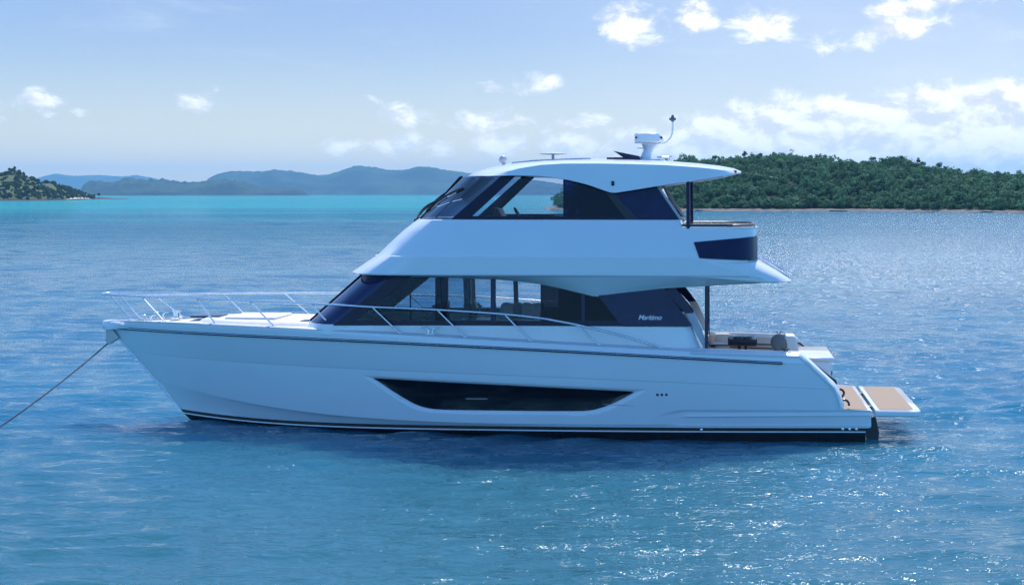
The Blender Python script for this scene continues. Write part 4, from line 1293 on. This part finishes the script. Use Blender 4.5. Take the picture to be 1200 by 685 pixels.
# ------------------------------------------------------------------ water
def water_mat():
    m = bpy.data.materials.new('sea water')
    m.use_nodes = True
    t = NT(m.node_tree)
    b = m.node_tree.nodes['Principled BSDF']
    g = t.n('ShaderNodeNewGeometry')
    pos = g.outputs['Position']
    sp = t.n('ShaderNodeSeparateXYZ'); t.link(pos, sp.inputs[0])
    x, y, _ = sp.outputs
    big = t.noise(t.mapping(pos, (0.006, 0.02, 1)), 1.0, 4, 0.55)
    shal = t.m('MULTIPLY', t.mr(t.m('MULTIPLY_ADD', t.m('SUBTRACT', big, 0.5), 500.0, y), 210, 760), t.mr(t.m('MULTIPLY_ADD', y, -0.02, x), 60, -40))
    shal = t.m('MULTIPLY', shal, t.mr(big, 0.25, 0.6, 0.65, 1.0))
    mid = t.mix(t.mr(t.noise(t.mapping(pos, (0.03, 0.08, 1)), 1.0, 3), 0.35, 0.65), (0.012, 0.105, 0.180), (0.018, 0.132, 0.205))
    deep = t.mix(t.mr(y, 24, 42), (0.028, 0.116, 0.150), mid)
    col = t.mix(shal, deep, (0.014, 0.27, 0.31))
    t.link(col, b.inputs['Base Color'])
    b.inputs['Roughness'].default_value = 0.045
    b.inputs['IOR'].default_value = 1.333
    t.link(t.mr(y, 34, 260, 0.85, 0.25), b.inputs['Specular IOR Level'])
    b.subsurface_method = 'BURLEY'                     # light that enters the water spreads before it leaves
    b.inputs['Subsurface Weight'].default_value = 1.0
    b.inputs['Subsurface Radius'].default_value = (1.0, 1.3, 1.5)
    b.inputs['Subsurface Scale'].default_value = 2.4
    w1 = t.noise(t.mapping(pos, (1.3, 3.0, 1), rot=(0, 0, 0.12)), 1.0, 3, 0.55, 0.4)
    w2 = t.noise(t.mapping(pos, (4.5, 9.0, 1), rot=(0, 0, -0.25)), 1.0, 3, 0.55, 0.3)
    w3 = t.noise(t.mapping(pos, (15, 26, 1)), 1.0, 2, 0.5)
    rid = t.m('SUBTRACT', 1.0, t.m('ABSOLUTE', t.m('MULTIPLY_ADD', t.noise(t.mapping(pos, (1.5, 4.4, 1), rot=(0, 0, 0.1), loc=(7, 3, 0)), 1.0, 3, 0.5, 0.5), 2.0, -1.0)))
    rid = t.m('POWER', rid, 2.0)
    w1 = t.m('ADD', t.m('MULTIPLY', w1, 0.6), t.m('MULTIPLY', rid, 0.9))
    h = t.m('ADD', t.m('MULTIPLY', w1, 0.030), t.m('ADD', t.m('MULTIPLY', w2, 0.018), t.m('MULTIPLY', w3, 0.004)))
    gust = t.mr(t.noise(t.mapping(pos, (0.018, 0.07, 1), loc=(3, 5, 0)), 1.0, 4, 0.6), 0.32, 0.68, 0.8, 1.15)
    # a fresher breeze beyond the stern roughens the water on that side
    breeze = t.m('MULTIPLY', t.mr(y, 36, 150), t.mr(t.m('DIVIDE', x, y), -0.10, 0.24))
    gust = t.m('MULTIPLY', gust, t.m('MULTIPLY_ADD', breeze, 1.2, 1.0))
    bm = t.n('ShaderNodeBump')
    bm.inputs['Distance'].default_value = 1.0
    t.link(gust, bm.inputs['Strength'])
    t.link(h, bm.inputs['Height'])
    t.link(bm.outputs[0], b.inputs['Normal'])
    t.link(t.m('MULTIPLY_ADD', breeze, t.mr(t.noise(t.mapping(pos, (3.2, 0.62, 1)), 1.0, 3, 0.7), 0.36, 0.66, 0.05, 0.36), 0.045), b.inputs['Roughness'])   # wavelets too small to see one by one
    # far off, the steep little faces that hide each other mirror less sky than one flat sheet would
    df = t.n('ShaderNodeBsdfDiffuse')
    t.link(col, df.inputs['Color']); t.link(bm.outputs[0], df.inputs['Normal'])
    ms = t.n('ShaderNodeMixShader')
    t.link(t.m('MULTIPLY', t.mr(y, 55, 260, 0.0, 0.60), t.m('SUBTRACT', 1.0, t.m('MULTIPLY', breeze, 0.85))), ms.inputs[0])
    t.link(b.outputs[0], ms.inputs[1]); t.link(df.outputs[0], ms.inputs[2])
    t.link(ms.outputs[0], m.node_tree.nodes['Material Output'].inputs[0])
    return m


def build_water():
    fine = np.radians(np.arange(-34, 34.01, 0.11))
    ang = np.concatenate([np.radians(np.arange(-180, -34, 6.0)), fine, np.radians(np.arange(40, 180, 6.0))])
    rad = np.concatenate([[0.3, 2, 5, 9, 13, 16], np.exp(np.arange(math.log(18), math.log(420), 0.0036)), np.exp(np.linspace(math.log(425), math.log(15800), 60))])
    A, Rr = np.meshgrid(ang, rad)
    X, Y = Rr * np.sin(A), Rr * np.cos(A)
    Z = np.zeros_like(X); DX = np.zeros_like(X); DY = np.zeros_like(X)
    rng = np.random.default_rng(5)
    comps = []                                           # (wavelength, direction, slope)
    for n_, l0, l1, mu, sd, rms in ((50, 0.45, 1.35, 0.10, 0.30, 0.235), (44, 1.25, 6.5, 0.22, 0.6, 0.045), (16, 0.28, 0.42, 0.0, 0.6, 0.045)):
        for l in np.exp(np.linspace(math.log(l0), math.log(l1), n_)):
            comps.append((l, rng.normal(mu, sd), rms * math.sqrt(2 / n_)))
    sp = np.maximum(Rr * 0.0036, 0.02)
    inside = (np.abs(A) < R(34)) & (Rr > 17) & (Rr < 420)
    gust = 0.95 + 0.22 * np.sin(X * 0.11 + 1.3 * np.sin(Y * 0.05)) * np.sin(Y * 0.16 + 0.7 * np.sin(X * 0.07))
    for l, th, slope in comps:
        k = 2 * math.pi / l
        amp = slope / k
        fade = np.clip((l / sp - 2.5) / 3.0, 0, 1)
        ph = k * (X * math.sin(th) + Y * math.cos(th)) + rng.uniform(0, 6.28)
        Z += amp * fade * np.sin(ph)
        cs = amp * fade * np.cos(ph)
        DX += math.sin(th) * cs; DY += math.cos(th) * cs
    env = gust * inside * smoothstep(0, 4, Rr - 17) * (1 - smoothstep(300, 415, Rr)) * (1 - smoothstep(R(31), R(34), np.abs(A)))
    Z *= env; X = X + DX * env * 0.9; Y = Y + DY * env * 0.9
    nr, na = X.shape
    V = np.stack([X, Y, Z], 2).reshape(-1, 3)
    i, j = np.meshgrid(np.arange(nr - 1), np.arange(na), indexing='ij')
    j2 = (j + 1) % na
    Q = np.stack([i * na + j, i * na + j2, (i + 1) * na + j2, (i + 1) * na + j], 2).reshape(-1, 4)
    me = bpy.data.meshes.new('water')
    me.vertices.add(len(V)); me.vertices.foreach_set('co', V.ravel())
    me.loops.add(Q.size); me.loops.foreach_set('vertex_index', Q[:, ::-1].ravel().astype(np.int32))
    me.polygons.add(len(Q)); me.polygons.foreach_set('loop_start', np.arange(0, Q.size, 4, dtype=np.int32))
    me.polygons.foreach_set('use_smooth', np.ones(len(Q), bool))
    me.update(calc_edges=True)
    me.materials.append(water_mat())
    o = bpy.data.objects.new('water', me); COL.objects.link(o)
    tag(o, kind='structure')
    o.location.z = -0.09
build_water()


# ------------------------------------------------------------------ land
def land_mat(name, cols, scale, sand=None, sand_h=0.5, rough=0.9):
    m = bpy.data.materials.new(name)
    m.use_nodes = True
    t = NT(m.node_tree)
    b = m.node_tree.nodes['Principled BSDF']
    g = t.n('ShaderNodeNewGeometry'); pos = g.outputs['Position']
    n1 = t.noise(pos, scale, 5, 0.65); n2 = t.noise(pos, scale * 6, 4, 0.6)
    c = t.mix(t.mr(n1, 0.38, 0.62), cols[0], cols[1])
    c = t.mix(t.m('MULTIPLY', t.mr(n2, 0.45, 0.7), 0.7), c, cols[2])
    if sand:
        sp = t.n('ShaderNodeSeparateXYZ'); t.link(pos, sp.inputs[0])
        zz_ = t.m('ADD', sp.outputs[2], t.m('MULTIPLY', t.m('SUBTRACT', n2, 0.5), sand_h * 0.8))
        c = t.mix(t.mr(zz_, sand_h * 1.15, sand_h * 0.85), c, t.mix(n2, lum(sand, 0.55), lum(sand, 1.3)))
    t.link(c, b.inputs['Base Color'])
    b.inputs['Roughness'].default_value = rough
    b.inputs['Specular IOR Level'].default_value = 0.1
    return m

def fnoise(x, y, octs, seed=0):
    rng = np.random.default_rng(seed); z = np.zeros_like(x)
    for f, a in octs:
        for _ in range(5):
            th = rng.uniform(0, 6.28); z += a / 2.2 * np.sin(f * 6.283 * (x * math.cos(th) + y * math.sin(th)) + rng.uniform(0, 6.28) + 1.4 * np.sin(f * 3.1 * (x * math.sin(th) - y * math.cos(th)) + rng.uniform(0, 6.28)))
    return z

def ridge_land(name, prof, base_d, depth, m, nx=200, nt=24, octs=(), seed=0, pxr=None, shore=None, crest=0.55, base_z=-1.0):
    """land whose skyline follows (px, row) pairs, its waterline base_d metres away"""
    pxs = np.linspace(prof[0][0], prof[-1][0], nx)
    rowsk = np.interp(pxs, [p[0] for p in prof], [p[1] for p in prof])
    ker = np.hanning(7); ker /= ker.sum()
    rowsk = np.convolve(np.pad(rowsk, 3, 'edge'), ker, 'valid')
    bd = np.full(nx, base_d) if shore is None else np.interp(pxs, [p[0] for p in shore], [p[1] for p in shore])
    tt = np.linspace(0, 1, nt)
    D = bd[None, :] + depth * tt[:, None]
    dc = bd + depth * crest
    Hc = CAMH + (HY - rowsk) / F * dc
    sh = np.where(tt < crest, np.sin(np.pi / 2 * (tt / crest)) ** 0.85, np.cos(np.pi / 2 * (tt - crest) / (1 - crest) * 0.9))
    X = (pxs[None, :] - CX) / F * np.broadcast_to(dc[None, :], D.shape) * (0.35 + 0.65 * D / dc[None, :]) 
    X = (pxs[None, :] - CX) / F * D
    env = np.sin(np.pi * np.clip(tt / (2 * crest), 0, 1))[:, None]
    Z = np.maximum(Hc, 0.0)[None, :] * sh[:, None] + fnoise(X, D, octs, seed) * env * np.clip(Hc / Hc.max(), 0, 1)[None, :]
    Z[0, :] = base_z; Z[-1, :] = base_z
    V = np.stack([X, D, Z], 2)
    b = B(); b.grid([[tuple(q) for q in r] for r in V])
    o = b.build(name, m, fix=False, angle=80)
    for p in o.data.polygons: pass
    tag(o, kind='structure')
    return o, (pxs, bd, depth, Hc, sh, tt, X, D, Z)

far_m = land_mat('distant forested slopes', ((0.006, 0.018, 0.020), (0.040, 0.066, 0.046), (0.010, 0.022, 0.020)), 0.006)
oct_far = ((1 / 900, 12), (1 / 350, 8), (1 / 120, 3.5), (1 / 45, 1.6))
ridge_land('far_hills', [(30, 228), (40, 210), (60, 205.8), (85, 206.5), (110, 205.6), (135, 207.6), (160, 206.8), (180, 208.6), (196, 213), (215, 216), (240, 219), (330, 219), (365, 206.5), (385, 204.5), (402, 203), (425, 206), (470, 214), (520, 228)], 12200, 2500, far_m, 160, octs=oct_far, seed=2)
ridge_land('hills', [(236, 229), (240, 213), (255, 206), (275, 203.8), (300, 202.2), (320, 199.2), (340, 200.6), (360, 204.2), (376, 208), (390, 205), (405, 200), (420, 197.2), (440, 199.4), (460, 200.8), (478, 199), (492, 195.2), (505, 196.2), (525, 200), (550, 205.6), (580, 209), (620, 213), (680, 218), (760, 224), (800, 229)], 7600, 1500, far_m, 240, octs=oct_far, seed=5)
ridge_land('near_hills', [(92, 229), (98, 217.6), (110, 214.4), (130, 214), (150, 211.8), (175, 210.6), (200, 212.6), (215, 213.8), (240, 213.2), (260, 211.4), (272, 210.6), (285, 213.6), (300, 218.2), (318, 219.2), (335, 220), (345, 219), (355, 222), (362, 229)], 5200, 800, far_m, 200, octs=((1 / 400, 7), (1 / 150, 5), (1 / 40, 2.6), (1 / 22, 1.5)), seed=8)

# leaf clumps for woods: quads facing out of small clumps spread through each crown
def wood(name, pos, rad, hgt, clumps, leaves, leaf, m, seed=0, trunk=False, parent=None, flat=0.8):
    rng = np.random.default_rng(seed)
    n = len(pos)
    c = rng.normal(0, 1, (n, clumps, 3)); c /= np.linalg.norm(c, axis=2, keepdims=True)
    c *= rng.uniform(0.25, 0.8, (n, clumps, 1))
    c[:, :, 2] = np.abs(c[:, :, 2]) * 0.9 - 0.1
    ctr = pos[:, None, :] + np.stack([np.zeros(n), np.zeros(n), hgt * 0.62], 1)[:, None, :] + c * np.stack([rad, rad, hgt * 0.42], 1)[:, None, :]
    d = rng.normal(0, 1, (n, clumps, leaves, 3)); d /= np.linalg.norm(d, axis=3, keepdims=True)
    cr = rad[:, None, None, None] * rng.uniform(0.38, 0.62, (n, clumps, 1, 1))
    P = ctr[:, :, None, :] + d * cr * rng.uniform(0.72, 1.08, (n, clumps, leaves, 1)) * np.array([1, 1, flat])
    nrm_ = d + rng.normal(0, 0.38, d.shape); nrm_ /= np.linalg.norm(nrm_, axis=3, keepdims=True)
    ref = rng.normal(0, 1, d.shape)
    u = np.cross(nrm_, ref); u /= np.linalg.norm(u, axis=3, keepdims=True) + 1e-9
    v = np.cross(nrm_, u)
    sz = leaf * rng.uniform(0.6, 1.4, (n, clumps, leaves, 1)) * (rad / rad.mean())[:, None, None, None]
    q = np.stack([P - u * sz, P - v * sz * 0.6, P + u * sz, P + v * sz * 0.6], 3).reshape(-1, 3)
    me = bpy.data.meshes.new(name)
    nf = len(q) // 4
    me.vertices.add(len(q)); me.vertices.foreach_set('co', q.ravel())
    me.loops.add(len(q)); me.loops.foreach_set('vertex_index', np.arange(len(q), dtype=np.int32))
    me.polygons.add(nf); me.polygons.foreach_set('loop_start', np.arange(0, len(q), 4, dtype=np.int32))
    me.update(calc_edges=True)
    me.materials.append(M[m])
    o = bpy.data.objects.new(name, me); COL.objects.link(o)
    if parent: o.parent = parent
    return o

def interp_land(L, px, t):
    pxs, bd, depth, Hc, sh, tt, X, D, Z = L
    i = np.clip(np.searchsorted(pxs, px) - 1, 0, len(pxs) - 2)
    j = np.clip((t * (len(tt) - 1)).astype(int), 0, len(tt) - 2)
    a = (px - pxs[i]) / (pxs[i + 1] - pxs[i]); b_ = t * (len(tt) - 1) - j
    f = lambda Q: (Q[j, i] * (1 - a) + Q[j, i + 1] * a) * (1 - b_) + (Q[j + 1, i] * (1 - a) + Q[j + 1, i + 1] * a) * b_
    return np.stack([f(X), f(D), f(Z)], 1)

# right-hand island ----------------------------------------------------
isl_m = land_mat('island soil and leaf litter', ((0.014, 0.030, 0.016), (0.020, 0.038, 0.020), (0.010, 0.022, 0.012)), 0.2, sand=(0.26, 0.21, 0.18), sand_h=0.75)
prof_r = [(a_, b_ + (7 if b_ < 226 else 0)) for a_, b_ in [(640, 247), (700, 212), (740, 203), (770, 196), (800, 191), (850, 187.5), (900, 187), (940, 186.5), (980, 189), (1010, 192.5), (1040, 191.5), (1075, 195), (1105, 201), (1130, 205), (1160, 208), (1200, 207.5), (1260, 208), (1340, 214), (1420, 247)]]
shore_r = [(640, 545), (800, 522), (1000, 510), (1200, 468), (1420, 470)]
isl, LR = ridge_land('island', prof_r, 510, 150, isl_m, 240, 40, octs=((1 / 40, 0.9), (1 / 15, 0.35)), seed=3, shore=shore_r, crest=0.6)
b = B()                                              # stony beach along the foot of the wood
sx = np.linspace(645, 1415, 260)
bdv = np.interp(sx, [p[0] for p in shore_r], [p[1] for p in shore_r])
rws = []
for k, (dd, z) in enumerate(((-6.5, -0.4), (-5.0, 0.03), (-3.0, 0.32), (-0.5, 0.62), (2.5, 0.9), (8, 0.9))):
    wob = fnoise(sx, sx * 0, ((1 / 60, 1.2), (1 / 17, 0.5)), 4 + k) * (1 if k < 4 else .2)
    rws.append([((p - CX) / F * (d_ + dd + w_), d_ + dd + w_, z + 0.05 * w_ * (k > 0)) for p, d_, w_ in zip(sx, bdv, wob)])
b.grid(rws)
beach = b.build('beach', land_mat('stony sand', ((0.15, 0.135, 0.12), (0.22, 0.20, 0.175), (0.08, 0.075, 0.07)), 0.3), fix=False, angle=80)
tag(beach, kind='structure')

rng = np.random.default_rng(21)
nT = 4700
tx_ = rng.uniform(655, 1405, nT); tt_ = rng.uniform(0.012, 0.70, nT) ** 1.0
base = interp_land(LR, tx_, tt_)
edge_t = np.stack([rng.uniform(655, 1405, 420), rng.uniform(0.004, 0.03, 420)], 1)
base2 = interp_land(LR, edge_t[:, 0], edge_t[:, 1])
base = np.concatenate([base, base2]); 
base[:, 2] = np.maximum(base[:, 2] - 0.5, 0.3)
radT = np.concatenate([rng.lognormal(math.log(1.5), 0.36, nT), rng.uniform(0.8, 1.5, 420)])
hT = np.concatenate([rng.lognormal(math.log(2.9), 0.34, nT), rng.uniform(1.4, 2.8, 420)])
fo = wood('forest', base, radT, hT, 6, 20, 0.27, 'leaf_r', 4)
tag(fo, 'dense dark green forest covering the right hand island', 'forest', kind='stuff')

def tree(name, base, h, r, label, group, seed, m='leaf_r', clumps=8, leaves=26, leaf=0.26):
    rr = random.Random(seed)
    e = empty(name, base)
    tag(e, label, 'tree', group)
    b = B()
    lean = Vector((rr.uniform(-.06, .06), 0, 0)) * h
    p = [Vector((0, 0, -0.8)), Vector((0, 0, h * 0.35)) + lean * .4, Vector((0, 0, h * 0.85)) + lean]
    b.tube(p, [0.10 * r, 0.07 * r, 0.03 * r], 7)
    for k in range(5):
        a = rr.uniform(0, 6.28); z0 = h * rr.uniform(0.4, 0.7)
        s_ = lean * (z0 / h) + Vector((0, 0, z0))
        b.tube([s_, s_ + Vector((math.cos(a) * r * .4, math.sin(a) * r * .4, h * .10)), s_ + Vector((math.cos(a) * r * .7, math.sin(a) * r * .7, h * .2))], [0.04 * r, 0.03 * r, 0.012 * r], 5)
    b.build('trunk', 'bark', e)
    o = wood('crown', np.array([[lean.x, 0, h * 0.12]]), np.array([r]), np.array([h * 0.95]), clumps, leaves, leaf, m, seed, parent=e)
    return e
emg = [(808, 'tall skyline tree beside the yacht hardtop post'), (838, 'skyline tree just behind the tip of the yacht hardtop'), (872, 'rounded tree standing above the canopy right of the hardtop tip'), (890, 'tall skyline tree with ragged crown on the island ridge'), (907, 'skyline tree near the highest part of the wooded ridge'), (931, 'tallest tree on the crest of the wooded island'), (949, 'skyline tree with broad crown right of the tallest tree'), (967, 'slim skyline tree at the start of the ridge dip'), (985, 'lone thin tree poking above the ridge dip'), (1022, 'pair crowned tree on the second rise of the ridge'), (1034, 'skyline tree on the second rise of the wooded ridge'), (1056, 'narrow tree leaning above the falling ridge'), (1075, 'small tree above the falling right end of the ridge'), (1081, 'spindly tree near the low right end of the ridge'), (1101, 'bushy tree where the ridge drops to the right'), (1168, 'small skyline tree near the right edge of the photo')]
for k, (px, lab) in enumerate(emg):
    bs = interp_land(LR, np.array([float(px)]), np.array([0.58]))[0]
    tree('skyline_tree', (bs[0], bs[1], bs[2] + 0.9), 3.2 + 1.2 * ((k * 7) % 5) / 4, 0.9 + 0.5 * ((k * 3) % 4) / 3, lab, 'skyline trees on the wooded island', 50 + k)

# left-hand headland ---------------------------------------------------
hd_m = land_mat('grassy headland', ((0.07, 0.10, 0.035), (0.13, 0.15, 0.055), (0.045, 0.065, 0.03)), 0.12, sand=(0.085, 0.06, 0.05), sand_h=1.6)
prof_l = [(-260, 226), (-160, 205), (-80, 202), (-30, 206), (0, 206), (8, 204.6), (16, 204), (24, 207), (34, 212), (50, 216), (62, 216.5), (72, 220), (84, 223), (95, 227), (104, 230), (112, 231), (124, 231.5), (136, 232.4), (150, 234)]
shore_l = [(-260, 1250), (0, 1250), (50, 1290), (78, 1400), (110, 1640), (150, 1700)]
hdl, LL = ridge_land('headland', prof_l, 1300, 260, hd_m, 260, 40, octs=((1 / 60, 2.2), (1 / 25, 0.9), (1 / 9, 0.4)), seed=9, shore=shore_l, crest=0.6, base_z=-0.5)
nS = 3200
sx_ = rng.uniform(-250, 112, nS); st_ = rng.uniform(0.02, 0.68, nS)
sb = interp_land(LL, sx_, st_)
clump_n = fnoise(sb[:, 0], sb[:, 1], ((1 / 45, 1.0), (1 / 18, .6)), 31)
keep = (clump_n > 0.12) | (st_ < 0.16) & (rng.uniform(0, 1, nS) < .8)
sb = sb[keep]
sb[:, 2] = np.maximum(sb[:, 2] - 0.3, 0.6)
so = wood('scrub', sb, rng.lognormal(math.log(1.5), 0.35, len(sb)), rng.lognormal(math.log(2.1), 0.35, len(sb)), 5, 10, 0.75, 'leaf_l', 8)
tag(so, 'dark green scrub dotted over the grassy left headland', 'scrub', kind='stuff')
q = interp_land(LL, np.array([116.0]), np.array([0.25]))[0]
tree('point_tree', (q[0], q[1], max(q[2], 0.8)), 5.6, 2.4, 'lone dark tree on the low rocky point of the left headland', None, 77, 'leaf_l', leaf=0.6)
b = B()
rows_ = []
pxb = np.linspace(77, 107, 40)
for k, (fr_, z) in enumerate(((0, 0.5), (.3, 1.1), (.7, 1.6), (1.0, 2.2))):
    bd_ = np.interp(pxb, [p[0] for p in shore_l], [p[1] for p in shore_l]) - 8 + 16 * fr_
    taper = np.sin(np.pi * np.linspace(0, 1, 40)) ** 0.6
    rows_.append([((p - CX) / F * d_, d_, 0.2 + z * t_) for p, d_, t_ in zip(pxb, bd_, taper)])
b.grid(rows_)
tag(b.build('sand_beach', land_mat('pale sand', ((0.50, 0.42, 0.34), (0.60, 0.52, 0.43), (0.42, 0.35, 0.28)), 0.2), fix=False), kind='structure')

# ------------------------------------------------------------------ air
bpy.ops.mesh.primitive_cube_add(size=2.0, location=(0, 0, 0))
hz_ = bpy.context.object
hz_.name = 'haze'
hz_.scale = (16200, 16200, 145)
hz_.location = (0, 0, 143.6 - 0.2)
hz_['kind'] = 'stuff'
hm = bpy.data.materials.new('haze')
hm.use_nodes = True
hm.node_tree.nodes.clear()
t = NT(hm.node_tree)
pv = t.n('ShaderNodeVolumePrincipled')
pv.inputs['Color'].default_value = (0.25, 0.62, 0.95, 1)
pv.inputs['Density'].default_value = 0.00008
pv.inputs['Anisotropy'].default_value = 0.2
ho = t.n('ShaderNodeOutputMaterial')
t.link(pv.outputs[0], ho.inputs['Volume'])
hz_.data.materials.append(hm)
